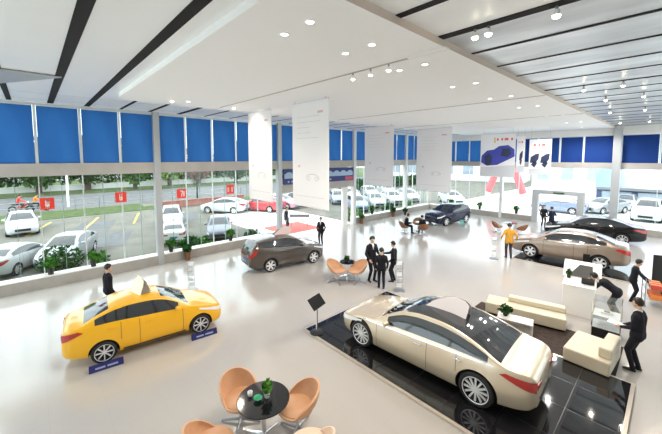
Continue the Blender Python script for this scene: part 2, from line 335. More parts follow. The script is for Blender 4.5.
for q, y in enumerate(sorted(COLY)):
    zt = CZ
    m_ = M['column'] if y < 18 else M['colwhite']
    s = MB().b2((LX - .28, y - .14, 0), (LX + .06, y + .14, zt)); o = s.build('column_%s' % ['front', 'entrance_left', 'entrance_right', 'rear'][q], m_, bevel=.02)
    struct(o, ['front grey column of the left wall', 'column left of the entrance', 'column right of the entrance', 'white rear column of the left wall'][q])

# ---- far glass wall
FB = [-16.8, -15.5, -14.25, -12.95, -11.5, -10.1, -8.8, -7.5, -6.05, -4.62, -2.75, -.72, 1.2, 3.2, 5.2]
FC = {-10.1, -2.75}
GY = FY + .25
for i, (a, b) in enumerate(zip(FB, FB[1:])):
    nw += 1; door = -7.6 < a < -4.7
    z0 = 2.62 if door else .47
    fr = MB().b2((b - .05, GY - .12, 4.80), (b + .05, GY + .05, 6.74))
    if not door: fr.b2((b - .02, GY - .05, z0), (b + .02, GY + .05, 4.38))
    fo = struct(fr.build('window_%d' % nw, M['mullion'], smooth=False), 'silver mullion of the far glass wall')
    MB().b2((a + .02, GY - .01, z0), (b - .02, GY + .01, 4.38)).b2((a + .02, GY - .01, 4.8), (b - .02, GY + .01, 6.74)).build('pane', M['glass'], fo, smooth=False)
    if b > 3: continue
    ca = .22 if a in FC else .06; cb = .22 if b in FC else .06
    wd = ['leftmost pane of the far wall', 'second pane from the left corner of the far wall', 'third pane of the far wall, left of the posters', 'fourth pane of the far wall', 'pane just left of the slim far column', 'pane just right of the slim far column', 'pane behind the small hanging poster', 'pane above the left half of the far door', 'pane above the right half of the far door', 'wide pane left of the right far column', 'wide pane right of the right far column', 'rightmost pane past the right far column', 'x', 'x'][i]
    blind('roller_blind', (a + ca, FY + .12, 0), (b - cb, FY + .12, 0), 4.81, 6.72, M['blue'] if a < -9 else M['bluefar'], ('blue' if a < -9 else 'navy') + ' roller blind lowered over the ' + wd, 'roller blinds along the far wall', (0, -1, 0))
struct(MB().b2((-10.22, FY - .05, 0), (-9.98, FY + .3, CZ)).build('column_far_slim', M['colwhite'], bevel=.02), 'slim white column of the far wall')
struct(MB().b2((-2.98, FY - .3, 0), (-2.54, FY + .2, CZ)).build('column_far_right', M['column'], bevel=.02), 'grey column at the right of the far wall')
# far door portal
dr = struct(MB().b2((-7.72, FY - .1, 0), (-7.3, FY + .42, 2.62)).b2((-4.82, FY - .1, 0), (-4.4, FY + .42, 2.62)).b2((-7.3, FY - .1, 2.3), (-4.82, FY + .42, 2.62)).build('door_1', M['column'], smooth=False), 'white portal of the far door')
MB().b2((-6.3, FY - .115, 2.4), (-5.6, FY - .1, 2.5)).build('door_sign', M['leafdark'], dr, smooth=False)
# entrance: lintel, blue display, jambs
trim(MB().b2((LX - .4, 11.45, 2.95), (LX, 18.0, 3.45)), M['beam'], 'tan lintel over the entrance', smooth=False)
disp = thing('entrance_display', 'long blue display panel with pale band above the entrance', 'display panel', (LX + .02, 14.75, 3.45))
MB().b2((-.06, -3.2, 0), (.04, 3.2, .98)).build('housing', M['screen'], disp, smooth=False)
pb = MB().b2((.04, -3.15, .38), (.05, 3.1, .66))
for q in range(9): pb.ball((.045, -2.8 + q * .7, .62), (.006, .3, .16), 10)
pb.build('pale_band', M['screenlight'], disp)
mk = MB(); rd = random.Random(3)
for q in range(14): mk.b2((.04, -2.9 + q * .28, .12), (.048, -2.9 + q * .28 + rd.uniform(.1, .18), .22))
mk.build('pale_marks', M['screenlight'], disp, smooth=False)
MB().b2((.04, 2.3, .05), (.05, 3.15, .3)).build('red_corner', M['screenred'], disp, smooth=False)
dj = struct(MB().b2((LX - .3, 17.0, 0), (LX - .1, 17.5, 2.95)).build('door_2', M['white'], smooth=False), 'white side jamb of the entrance doors')
MB().b2((LX - .21, 15.3, .05), (LX - .19, 17.0, 2.95)).b2((LX - .21, 11.5, .05), (LX - .19, 13.0, 2.95)).build('pane', M['glass'], dj, smooth=False)
# ------------------------------------------------------------------ cars
def pch(pts):
    xs = [p[0] for p in pts]; ys = [p[1] for p in pts]; k = len(xs)
    d = [(ys[i + 1] - ys[i]) / (xs[i + 1] - xs[i]) for i in range(k - 1)]
    m = [d[0]] + [0 if d[i - 1] * d[i] <= 0 else 2 * d[i - 1] * d[i] / (d[i - 1] + d[i]) for i in range(1, k - 1)] + [d[-1]]
    def f(x):
        if x <= xs[0]: return ys[0]
        if x >= xs[-1]: return ys[-1]
        i = max(j for j in range(k - 1) if xs[j] <= x); h = xs[i + 1] - xs[i]; t = (x - xs[i]) / h
        return (2 * t**3 - 3 * t**2 + 1) * ys[i] + (t**3 - 2 * t**2 + t) * h * m[i] + (-2 * t**3 + 3 * t**2) * ys[i + 1] + (t**3 - t**2) * h * m[i + 1]
    return f
SEDAN = dict(L=4.82, W=1.835, ax=(.98, 3.775), wr=.335, B=2.72, dlo=(1.62, 4.0), ws=(1.33, 2.06), rw=(3.42, 4.22), hl=(.12, .85), tl=(4.22, 4.79),
    h=[(0, .60), (.08, .70), (.25, .775), (.7, .885), (1.22, .98), (1.33, 1.02), (1.7, 1.235), (2.06, 1.395), (2.5, 1.463), (2.9, 1.47), (3.3, 1.43), (3.75, 1.315), (4.22, 1.135), (4.36, 1.10), (4.68, 1.08), (4.77, 1.03), (4.82, .92)],
    b=[(0, .56), (.08, .645), (.25, .715), (.7, .81), (1.3, .905), (2.5, .96), (3.8, 1.03), (4.36, 1.04), (4.68, 1.01), (4.77, .97), (4.82, .87)])
COMPACT = dict(L=4.37, W=1.70, ax=(.86, 3.43), wr=.31, B=2.52, dlo=(1.42, 3.62), ws=(1.1, 1.9), rw=(3.28, 3.88), hl=(.1, .8), tl=(3.88, 4.34),
    h=[(0, .62), (.08, .72), (.25, .80), (.65, .91), (1.05, 1.0), (1.15, 1.04), (1.5, 1.235), (1.9, 1.395), (2.3, 1.45), (2.7, 1.455), (3.1, 1.41), (3.5, 1.30), (3.92, 1.14), (4.04, 1.11), (4.25, 1.09), (4.33, 1.03), (4.37, .92)],
    b=[(0, .58), (.08, .66), (.25, .735), (.65, .83), (1.1, .92), (2.3, .965), (3.5, 1.04), (4.04, 1.045), (4.25, 1.02), (4.33, .97), (4.37, .87)])
SUV = dict(L=4.41, W=1.82, ax=(.9, 3.54), wr=.36, B=2.5, dlo=(1.45, 3.95), ws=(1.2, 2.0), rw=(4.0, 4.30), hl=(.08, .72), tl=(3.98, 4.34),
    h=[(0, .74), (.06, .87), (.3, .985), (.75, 1.07), (1.1, 1.12), (1.2, 1.16), (1.6, 1.41), (2.0, 1.59), (2.4, 1.652), (2.9, 1.66), (3.4, 1.625), (3.85, 1.555), (4.0, 1.50), (4.15, 1.36), (4.3, 1.14), (4.37, 1.0), (4.41, .85)],
    b=[(0, .68), (.06, .79), (.3, .895), (1.15, 1.02), (2.4, 1.07), (3.4, 1.16), (3.95, 1.24), (4.15, 1.18), (4.3, 1.03), (4.37, .92), (4.41, .78)])
TS = [.10, .3, .5, .7, .86, 1.0]
US = [.07, .17, .38, .67, 1.0]
LOW = [(0, .03, 0), (.80, 0, 0), (.93, .0, .04), (.975, .0, .14), (1.0, 0, .42), (1.0, 0, .62), (.985, 0, .8), (.965, 0, .93), (.945, 0, 1.0)]

def car_mesh(P, roofglass):
    L, W = P['L'], P['W']; h = pch(P['h']); b = pch(P['b'])
    plan = pch([(0, .66), (.06, .78), (.2, .885), (.5, .955), (1.0, .99), (1.6, 1), (L - 1.5, 1), (L - .8, .975), (L - .35, .92), (L - .1, .83), (L, .72)])
    z0 = pch([(0, .34), (.1, .24), (.5, .19), (1., .18), (L - 1., .19), (L - .4, .25), (L - .1, .32), (L, .40)])
    S = sorted(set([0, .02, .05, .09] + [round(.14 + .07 * i, 3) for i in range(int((L - .28) / .07) + 1)] + [L - .09, L - .05, L - .02, L] + list(P['ws']) + list(P['rw']) + list(P['dlo']) + [P['B'] - .045, P['B'] + .045]))
    rings = []
    for s in S:
        w = W / 2 * plan(s); zb = b(s); zt = h(s); zz = z0(s); ring = []
        for yf, dz, t in LOW: ring.append((w * yf, zz + dz + t * (zb - zz)))
        up = zt - zb; cr = min(.042, up * .55); hr = zt - cr; yb = w * .945
        for t in TS: z = zb + t * (hr - zb); ring.append((yb - .44 * (z - zb) - .035 * t * t * min(1, up / .3), z))
        yr = ring[-1][0]
        for u in US: ring.append((yr * (1 - u), hr + cr * (1 - (1 - u) ** 2.2)))
        rings.append(ring)
    N = len(rings[0]); vs = []; full = []
    for s, ring in zip(S, rings):
        idx = []
        for k, (y, z) in enumerate(ring): idx.append(len(vs)); vs.append((L / 2 - s, y, z))
        for k in range(N - 2, 0, -1): idx.append(len(vs)); vs.append((L / 2 - s, -ring[k][0], ring[k][1]))
        full.append(idx)
    n2 = len(full[0]); fs = []; ms = []
    nl, nt = len(LOW), len(TS)
    for i in range(len(S) - 1):
        sm = (S[i] + S[i + 1]) / 2; up = h(sm) - b(sm)
        for k in range(n2):
            k2 = (k + 1) % n2; fs.append((full[i][k], full[i][k2], full[i + 1][k2], full[i + 1][k]))
            right = k >= N - 1; kk = k if not right else n2 - 1 - k   # mirrored index of lower corner
            m = 0
            if nl <= kk < nl + nt - 2 and P['dlo'][0] < sm < P['dlo'][1] and up > .17:
                m = (3 if sm < P['B'] else 4) + (2 if right else 0)
            elif kk >= nl + nt:
                if kk == nl + nt and not (roofglass and P['ws'][1] <= sm <= P['rw'][1]): m = 0
                elif P['ws'][0] < sm < P['ws'][1]: m = 1
                elif P['rw'][0] < sm < P['rw'][1]: m = 2
                elif roofglass and P['ws'][1] <= sm <= P['rw'][0] and kk >= nl + nt: m = 7
            fs_m = m; ms.append(fs_m)
    fs.append(tuple(full[0])); ms.append(0); fs.append(tuple(reversed(full[-1]))); ms.append(0)
    me = bpy.data.meshes.new('car'); me.from_pydata(vs, [], fs)
    for _ in range(9): me.materials.append(None)
    me.polygons.foreach_set('material_index', ms)
    bm = bmesh.new(); bm.from_mesh(me); bmesh.ops.recalc_face_normals(bm, faces=bm.faces); bm.to_mesh(me); bm.free()
    o = bpy.data.objects.new('tmp_car', me); C.objects.link(o)
    cm_ = MB()
    for ax in P['ax']:
        for sg in (-1, 1): cm_.cyl((L / 2 - ax, sg * (W / 2 - .27), P['wr'] - .0), (L / 2 - ax, sg * (W / 2 + .3), P['wr']), P['wr'] + .055, n=40, mi=8)
    cme = cm_.mesh('cut', [None] * 9, smooth=False); co = bpy.data.objects.new('tmp_cut', cme); C.objects.link(co)
    md = o.modifiers.new('b', 'BOOLEAN'); md.object = co; md.operation = 'DIFFERENCE'; md.solver = 'EXACT'; md.material_mode = 'INDEX'
    dg = bpy.context.evaluated_depsgraph_get(); dg.update(); res = bpy.data.meshes.new_from_object(o.evaluated_get(dg))
    bpy.data.objects.remove(o); bpy.data.objects.remove(co)
    V = [v.co.copy() for v in res.vertices]; groups = {}
    for p in res.polygons: groups.setdefault(p.material_index, []).append(list(p.vertices))
    def sub(keys, name, mats, mi):
        mb = MB(); rem = {}
        for key in keys:
            for f in groups.get(key, []):
                ff = []
                for v in f:
                    if v not in rem: rem[v] = len(mb.v); mb.v.append(tuple(V[v]))
                    ff.append(rem[v])
                mb.f.append(tuple(ff)); mb.m.append(mi(key))
        me_ = mb.mesh(name, mats, angle=38, merge=False)
        return me_
    def ysurf(s, z):
        w = W / 2 * plan(s); zz = z0(s); zb = b(s); t = max(0, min(1, (z - zz) / (zb - zz)))
        for (ya, _, ta), (yb_, _, tb) in zip(LOW[1:], LOW[2:]):
            if ta <= t <= tb: return w * (ya + (yb_ - ya) * (t - ta) / max(1e-6, tb - ta))
        return w * .945
    return sub, ysurf, b, h, plan, z0

def patch(mb, P, ysurf, sg, quad, nu=8, nv=3, off=.008, mi=0):
    # quad: four (s, z) corners, laid on the car's side
    L = P['L']; vs = []
    for i in range(nu + 1):
        for j in range(nv + 1):
            u = i / nu; v = j / nv
            s = (quad[0][0] * (1 - u) + quad[1][0] * u) * (1 - v) + (quad[3][0] * (1 - u) + quad[2][0] * u) * v
            z = (quad[0][1] * (1 - u) + quad[1][1] * u) * (1 - v) + (quad[3][1] * (1 - u) + quad[2][1] * u) * v
            e = .012 if s > L - .12 or s < .12 else 0
            vs.append((L / 2 - s + (e if s < 1 else -e), sg * (ysurf(s, z) + off), z))
    fs = [(i * (nv + 1) + j, (i + 1) * (nv + 1) + j, (i + 1) * (nv + 1) + j + 1, i * (nv + 1) + j + 1) for i in range(nu) for j in range(nv)]
    if sg > 0: fs = [f[::-1] for f in fs]
    mb.add(vs, fs, mi)

def wheel_meshes(r, spokes):
    w = .10
    t = MB().lathe([(r * .66, -w), (r * .9, -w), (r * .98, -w * .75), (r, -w * .3), (r, w * .3), (r * .98, w * .75), (r * .9, w), (r * .68, w), (r * .64, w * .6), (r * .62, -.02), (.0, -.02)], 36, axis='y')
    rim = MB().lathe([(r * .64, w * .55), (r * .68, w * .98), (r * .745, w * 1.05), (r * .76, w * .93)], 36, axis='y').lathe([(0, w * .92), (r * .12, w * .9), (r * .15, w * .6), (r * .15, 0)], 20, axis='y')
    for i in range(spokes):
        a = 2 * PI * i / spokes; ca, sa = math.cos(a), math.sin(a); hw0, hw1 = r * (.10 if spokes < 8 else .04), r * (.13 if spokes < 8 else .055)
        vs = []
        for rr_, hw, y in ((r * .08, hw0, w * .85), (r * .68, hw1, w * .85)):
            for q, yy in ((-hw, y), (hw, y), (hw, y - .03), (-hw, y - .03)): vs.append((rr_ * ca - q * sa, yy, rr_ * sa + q * ca))
        rim.add(vs, [(0, 1, 5, 4), (1, 2, 6, 5), (2, 3, 7, 6), (3, 0, 4, 7), (4, 5, 6, 7), (3, 2, 1, 0)])
    return t.mesh('wheel', M['rubber']), rim.mesh('rim', M['alloy'])

def link(name, me, parent, loc=(0, 0, 0), rz=0):
    o = bpy.data.objects.new(name, me); C.objects.link(o); o.parent = parent; o.location = loc; o.rotation_euler = (0, 0, rz); return o

def scaled(P, sx, sy, sz, wr, ax=None):
    Q = dict(P); Q['L'] = P['L'] * sx; Q['W'] = P['W'] * sy; Q['wr'] = wr; Q['ax'] = ax or tuple(a * sx for a in P['ax']); Q['B'] = P['B'] * sx
    for k in ('dlo', 'ws', 'rw', 'hl', 'tl'): Q[k] = tuple(a * sx for a in P[k])
    for k in ('h', 'b'): Q[k] = [(a * sx, c * sz) for a, c in P[k]]
    return Q
def make_car(P, paint, name, label, cat='car', spokes=10, roofglass=False, belt=None, plate='plate', detail=True, group=None):
    sub, ys, b, h, plan, z0 = car_mesh(P, roofglass); L, W = P['L'], P['W']
    t = thing(name, label, cat, group=group)
    me = sub([0, 8], 'body', [paint, M['darkwell']], lambda k: 1 if k == 8 else 0); link('body', me, t)
    G = M['carglass']
    for k, nm in ((1, 'windshield'), (2, 'rear_window'), (3, 'side_window'), (4, 'side_window'), (5, 'side_window'), (6, 'side_window')) + (((7, 'glass_roof'),) if roofglass else ()):
        link(nm, sub([k], nm, [G], lambda k: 0), t)
    tm, rm = wheel_meshes(P['wr'], spokes)
    for ax in P['ax']:
        for sg in (1, -1):
            wo = link('wheel', tm, t, (L / 2 - ax, sg * (W / 2 - .115), P['wr']), 0 if sg > 0 else PI); link('rim', rm, wo)
    for sg in (1, -1):
        a, c = P['hl']; q = MB(); patch(q, P, ys, sg, [(a - .06, b(a) - .14), (c, b(c) - .10), (c, b(c) - .05), (a - .04, b(a) - .015)], off=.006); q.build('headlight', M['lamp'], t)
        a, c = P['tl']; q = MB(); hh = .13 if P is not SUV else .2
        patch(q, P, ys, sg, [(a, b(a) - .10), (c + .02, b(c) - .20 - (.05 if P['wr'] > .35 and P['L'] < 4.5 else 0)), (c + .02, b(c) - .0), (a + .12, b(a) - .05)], off=.008); q.box((-L / 2 - .003, sg * W / 2 * .55, b(c) - .10), (.02, W / 2 * .28, .10)); q.build('tail_light', M['red'], t)
        mz = b(P['dlo'][0]) + .09; mx = L / 2 - P['dlo'][0] - .05; my = sg * (W / 2 * .97 + .07)
        MB().ball((mx, my, mz), (.07, .105, .065), 12).b2((mx - .03, sg * (W / 2 * .86), mz - .05), (mx + .03, my, mz - .03)).build('mirror', paint, t)
        if detail:
            for s in (P['ax'][0] + .52, P['B'], P['ax'][1] - .42):
                zlo = .30 if s < P['B'] + .1 else .58
                q = MB(); patch(q, P, ys, sg, [(s, zlo), (s + .012, zlo), (s + .012, b(s) - .005), (s, b(s) - .005)], 1, 8, .003)
                q.build('door_seam', M['seam'], t)
            for s in (P['B'] - .22, P['B'] + .72):
                z = b(s) - .13; MB().box((L / 2 - s, sg * (ys(s, z) + .012), z), (.2, .028, .03)).build('door_handle', belt or paint, t, bevel=.008)
            q = MB(); patch(q, P, ys, sg, [(P['ax'][0] + .45, .225), (P['ax'][1] - .45, .235), (P['ax'][1] - .45, .30), (P['ax'][0] + .45, .29)], 10, 1, .012); q.build('sill_trim', M['seam'] if belt is None else paint, t)
            if belt:
                q = MB(); patch(q, P, ys, sg, [(.9, b(.9) - .012), (P['dlo'][1] + .1, b(P['dlo'][1] + .1) - .012), (P['dlo'][1] + .1, b(P['dlo'][1] + .1) + .012), (.9, b(.9) + .012)], 24, 1, .006); q.build('belt_trim', belt, t)
    wf = W / 2 * .6
    MB().box((L / 2 + .004, 0, .47), (.03, wf * 1.5, .16)).build('grille', M['black'], t, bevel=.01)
    if plate: MB().box((-L / 2 - .006, 0, .66), (.02, .46, .13)).build('license_plate', M[plate or 'plate'], t, bevel=.004)
    MB().box((-L / 2 - .002, 0, .46), (.03, wf * 1.3, .05)).build('rear_bumper_vent', M['seam'], t)
    return t

def roof_sign(kind, label, loc, rz, s=1.):
    t = thing('roof_sign', label, 'roof sign', loc, rz, 'display signs on car roofs', s)
    if kind == 'tent':
        for sg in (-1, 1):
            MB().prism([(-.30, 0), (.30, 0), (.26, .38), (-.12, .50), (-.26, .34)], 0, .012, lambda u, v, h_, sg=sg: (u, sg * (.17 - v * .36) + h_, v)).build('panel', M['yellowsign'], t, smooth=False)
        MB().prism([(-.12, .0), (.12, 0), (.0, .42)], 0, .01, lambda u, v, h_: (.27 + h_, u, v)).build('gap_shade', M['shadegrey'], t, smooth=False)  # grey sheet stands in for the shade inside the open tent end
    else:
        pts = [(-.5, 0), (.42, 0), (.46, .25), (.36, .33), (.16, .36), (-.04, .31), (-.24, .2), (-.42, .07)]
        for sg in (-1, 1):
            MB().prism(pts, 0, .012, lambda u, v, h_, sg=sg: (u, sg * (.13 - v * .30) + h_, v)).build('panel', M[kind], t, smooth=False)
    return t
# ------------------------------------------------------------------ people
def ik(a, b, l1, l2, pole):
    a, b, pole = Vector(a), Vector(b), Vector(pole); d = b - a; L = min(d.length, (l1 + l2) * .999); d.normalize()
    c = (l1 * l1 - l2 * l2 + L * L) / (2 * L); hgt = math.sqrt(max(0, l1 * l1 - c * c))
    p = pole - d * pole.dot(d); p = p.normalized() if p.length > 1e-5 else d.orthogonal()
    return a + d * c + p * hgt, a + d * L
def person(label, loc, rz, height=1.72, lean=0., twist=0., hands=None, feet=None, hip=None, look=0., nod=0., top='suit', legs='suit', shirt='shirt', shoe='shoe', hair='hair', bob=False, female=False, vox=.011, open_shirt=True, group=None, side=0., seated=False):
    """Local frame: +x is where the person faces, y left, z up, for a 1.75 m person; hands and feet are local points."""
    MATS = ['skin', top, legs, shirt, shoe, 'eye', 'lip']; SK, TP, LG, SH, SO, EY, LP = range(7)
    pr = []
    def cap(a, b, ra, rb, m):
        if m in (TP, LG) and ra > .03: ra *= 1.1; rb *= 1.1
        pr.append((Vector(a), Vector(b), ra, rb, m))
    pel = Vector(hip) if hip else Vector((0, 0, .93))
    sd = Vector((math.sin(lean) * math.cos(side), math.sin(side), math.cos(lean) * math.cos(side)))
    lt = Vector((-math.sin(twist), math.cos(twist), 0)); fw = lt.cross(sd).normalized() * 1.0
    lt0 = Vector((0, 1, 0)); sw = .165 if female else .19
    waist = pel + sd * .18; chest = pel + sd * .38; sh = pel + sd * .51; neck = sh + sd * .05 + fw * .01
    # torso
    for s in (-1, 1):
        cap(pel + lt0 * s * .075, pel + lt0 * s * .07 - Vector((0, 0, .04)), .115, .105, LG)
        cap(pel + lt0 * s * .07 + sd * .02, waist + lt * s * .06, .112, .10 if female else .108, TP)
        cap(waist + lt * s * .06, chest + lt * s * .085, .10 if female else .108, .115, TP)
        cap(chest + lt * s * .085, sh + lt * s * .07 - sd * .05, .115, .095, TP)
        cap(sh - sd * .01, sh + lt * s * (sw - .015) - sd * .045, .058, .056, TP)
        if top in ('suit', 'navysuit', 'ochre'): cap(pel + lt0 * s * .08 - Vector((0, 0, .06)), pel + lt0 * s * .075, .12, .12, TP)
    cap(neck - sd * .04, neck + sd * .08, .058, .052, SK)
    if open_shirt:
        cap(chest + fw * .085 - sd * .02, sh + fw * .055 - sd * .03, .028, .052, SH)
        cap(sh + fw * .02 + sd * .0, sh + sd * .035 + fw * .01, .066, .06, SH)
        cap(chest + fw * .108 - sd * .05, sh + fw * .098 - sd * .02, .012, .012, LG)
    # head
    hd = neck + sd * .155 + fw * .02
    yaw = look; hf = (fw * math.cos(yaw) + lt * math.sin(yaw)); hl = Vector((-hf.y, hf.x, 0)).normalized() if abs(hf.z) < .99 else lt
    hu = (Vector((0, 0, 1)) * .75 + sd * .25).normalized(); hf = (hf - hu * hf.dot(hu)).normalized()
    hf, hu = (hf * math.cos(nod) - hu * math.sin(nod)), (hu * math.cos(nod) + hf * math.sin(nod)); hl = hu.cross(hf)
    cap(hd + hu * .03 - hf * .012, hd + hu * .035 + hf * .012, .094, .088, SK)
    cap(hd + hu * .0 + hf * .02, hd - hu * .075 + hf * .055, .078, .042, SK)
    cap(hd - hu * .0 + hf * .098, hd - hu * .03 + hf * .112, .010, .015, SK)
    for s in (-1, 1):
        cap(hd + hl * s * .088 + hu * .02, hd + hl * s * .09 - hu * .015, .016, .013, SK)
        cap(hd + hl * s * .034 + hu * .012 + hf * .083, hd + hl * s * .036 + hu * .012 + hf * .084, .009, .009, EY)
    cap(hd - hl * .018 - hu * .055 + hf * .088, hd + hl * .018 - hu * .055 + hf * .088, .009, .009, LP)
    # legs
    feet = feet or ((.03, .10, .08), (-.03, -.10, .08))
    for s, ft in zip((1, -1), feet):
        h0 = pel + lt0 * s * .09 - Vector((0, 0, .03)); kn, an = ik(h0, ft, .43, .43, (1, 0, 0) if not seated else (1, 0, .6))
        cap(h0, kn, .088, .062, LG); cap(kn, an, .060, .045, LG)
        cap(an + Vector((-.035, 0, -.045)), an + Vector((.06, s * .01, -.048)), .036, .040, SO); cap(an + Vector((.06, s * .01, -.048)), an + Vector((.155, s * .03, -.055)), .040, .026, SO)
        cap(an, an + Vector((0, 0, -.04)), .045, .040, LG)
    # arms and hands
    hands = hands or ((.06, .26, .86), (.06, -.26, .86))
    for s, ht in zip((1, -1), hands):
        s0 = sh + lt * s * (sw - .005) - sd * .055; el, wr_ = ik(s0, ht, .29, .26, (-.8, s * .45, -.4))
        cap(s0, el, .053, .046, TP); cap(el, wr_, .046, .034, TP)
        d = (wr_ - el).normalized(); pn = Vector((0, -s, 0)); pn = (pn - d * pn.dot(d)); pn = pn.normalized() if pn.length > .05 else d.orthogonal()
        ax = d.cross(pn).normalized()
        if ax.x < 0: ax = -ax                      # towards the thumb side
        cap(wr_ - d * .015, wr_ + d * .02, .026, .027, SK)
        for q, (off, ln) in enumerate(((.030, .072), (.010, .082), (-.010, .076), (-.030, .060))):
            k0 = wr_ + d * .095 + ax * off; cap(wr_ + d * .02 + ax * off * .55, k0, .017, .0135, SK)
            k1 = k0 + (d * .9 + pn * .35).normalized() * ln * .55 + ax * off * .12; k2 = k1 + (d * .65 + pn * .75).normalized() * ln * .5
            cap(k0, k1, .0105, .0095, SK); cap(k1, k2, .0095, .008, SK)
        t0 = wr_ + d * .03 + ax * .026; t1 = t0 + (ax * .7 + d * .6 + pn * .2).normalized() * .045; cap(t0, t1, .014, .011, SK); cap(t1, t1 + (d * .9 + pn * .4).normalized() * .032, .011, .009, SK)
    mb = MB()
    for a, b, ra, rb, m in pr:
        mb.ball(a, ra, 12); mb.ball(b, rb, 12)
        if (b - a).length > 1e-4: mb.cyl(a, b, ra, rb, 12)
    me = mb.mesh('p', [M[MATS[0]]], smooth=False, merge=False)
    o = bpy.data.objects.new('tmp_p', me); C.objects.link(o)
    md = o.modifiers.new('r', 'REMESH'); md.mode = 'VOXEL'; md.voxel_size = vox; md.use_smooth_shade = True
    ms = o.modifiers.new('s', 'SMOOTH'); ms.factor = .5; ms.iterations = 3
    dg = bpy.context.evaluated_depsgraph_get(); dg.update(); res = bpy.data.meshes.new_from_object(o.evaluated_get(dg)); bpy.data.objects.remove(o)
    res.materials.clear()
    for k in MATS: res.materials.append(M[k])
    cnt = len(res.polygons); ce = np.empty(cnt * 3); res.polygons.foreach_get('center', ce); ce = ce.reshape(-1, 3)
    best = np.full(cnt, 1e9); idx = np.zeros(cnt, int)
    for a, b, ra, rb, m in pr:
        A = np.array(a); D = np.array(b - a); dd = max(1e-9, D @ D); t = np.clip(((ce - A) @ D) / dd, 0, 1)
        dist = np.linalg.norm(ce - A - t[:, None] * D, axis=1) - (ra + (rb - ra) * t) - (.004 if m == SH else .001 if m in (EY, LP) else 0)
        w = dist < best; best[w] = dist[w]; idx[w] = m
    res.polygons.foreach_set('material_index', idx.astype(np.int32)); res.polygons.foreach_set('use_smooth', [True] * cnt); res.update()
    sc = height / 1.78
    t = bpy.data.objects.new('person', res); C.objects.link(t); t.location = loc; t.rotation_euler = (0, 0, rz); t.scale = (sc,) * 3
    tag(t, label, 'person', group)
    # hair: a cap over the skull
    hb = MB(); nU, nV = 20, 12; rings = []
    cen = hd + hu * .035
    for j in range(nV + 1):
        row = []
        for i in range(nU):
            th = 2 * PI * i / nU; front = math.cos(th)
            low = (.42 if front > .55 else (.60 if front > -.2 else .78)) + (.10 if bob and front < .45 else 0)
            ph = PI * low * j / nV; r = .108 if not bob else .116
            dv = hf * (math.sin(ph) * math.cos(th)) + hl * (math.sin(ph) * math.sin(th)) + hu * math.cos(ph)
            row.append(len(hb.v)); hb.v.append(tuple(cen + dv * (r + .006 * math.sin(5 * th)) * (1.0 if j < nV else .93)))
        rings.append(row)
    for j in range(nV):
        for i in range(nU):
            f = (rings[j][i], rings[j][(i + 1) % nU], rings[j + 1][(i + 1) % nU], rings[j + 1][i]); hb.f.append(f); hb.m.append(0)
    hb.build('hair', M[hair], t, angle=80)
    return t
# ------------------------------------------------------------------ indoor cars
HS = 1.0
def place(t, cx, cy, deg, s): t.location = (cx, cy, t.location.z); t.rotation_euler = (0, 0, R(deg)); t.scale = (s,) * 3; return t
def car_at(t, fr, rr_, P, side, s, z=0):
    # fr, rr_: ground points of the two near wheels; side: +1 when the near side is the car's left
    d = Vector((fr[0] - rr_[0], fr[1] - rr_[1], 0)).normalized(); lft = Vector((-d.y, d.x, 0))
    mid = Vector(((fr[0] + rr_[0]) / 2, (fr[1] + rr_[1]) / 2, 0)); axm = P['L'] / 2 - (P['ax'][0] + P['ax'][1]) / 2
    o = mid - d * axm * s - lft * side * (P['W'] / 2 - .05) * s
    t.location = (o.x, o.y, z); t.rotation_euler = (0, 0, math.atan2(d.y, d.x)); t.scale = (s,) * 3; return t
def on_roof(t, P, x, s_):
    q = t.matrix_basis @ Vector((x, 0, pch(P['h'])(P['L'] / 2 - x) - .0)); return q
SON = scaled(SEDAN, 1.017, 1.03, .965, .36, (.85, 3.87))
sonata = make_car(SON, M['pearl'], 'sedan', 'large champagne white sedan with black glass roof on the polished black platform', spokes=12, roofglass=True, belt=M['chrome'], plate=None)
car_at(sonata, (-5.59, 6.33), (-2.55, 6.46), SON, 1, 1.0, .06)
TAX = scaled(COMPACT, .965, 1., 1.05, .31, (.74, 3.31))
taxi = make_car(TAX, M['yellow'], 'sedan', 'bright yellow compact sedan with an open tent sign on its roof', spokes=8)
car_at(taxi, (-9.32, 3.42), (-9.58, 1.105), TAX, -1, .906, .0)
TUC = scaled(SUV, 1.02, 1., 1.07, .36, (.77, 3.41))
tuc = make_car(TUC, M['brown'], 'suv', 'dark brown compact suv parked near the entrance column', spokes=6)
car_at(tuc, (-11.88, 9.9), (-12.24, 7.69), TUC, -1, .8555, 0)
gold = make_car(COMPACT, M['bronze'], 'sedan', 'light bronze sedan on the low black stand behind the reception desk', spokes=6, belt=M['chrome'])
car_at(gold, (-4.88, 18.57), (-2.13, 18.74), COMPACT, 1, 1.07, .05)
blk = make_car(SEDAN, M['carblack'], 'sedan', 'black sedan standing behind the light bronze sedan', spokes=8)
place(blk, -3.45, 25.9, 190, 1.02)
hat = make_car(SUV, M['navy'], 'hatchback', 'dark navy hatchback standing near the rear corner of the glass walls', spokes=6)
place(hat, -12.1, 23.95, -100, .92)
bpy.context.view_layer.update()
q = on_roof(taxi, TAX, -.2, 1); roof_sign('tent', 'pale yellow folded tent sign on the yellow sedan roof', q, taxi.rotation_euler.z + R(-68), .9)
q = on_roof(sonata, SON, -.42, 1); roof_sign('greysign', 'grey leaf shaped sign on the champagne sedan roof', q + Vector((0, 0, -.03)), sonata.rotation_euler.z + PI, 1.1)
q = on_roof(tuc, TUC, -.1, 1); roof_sign('rosesign', 'pale rose sign on the roof of the brown suv', q + Vector((0, 0, -.02)), tuc.rotation_euler.z, 1.0)

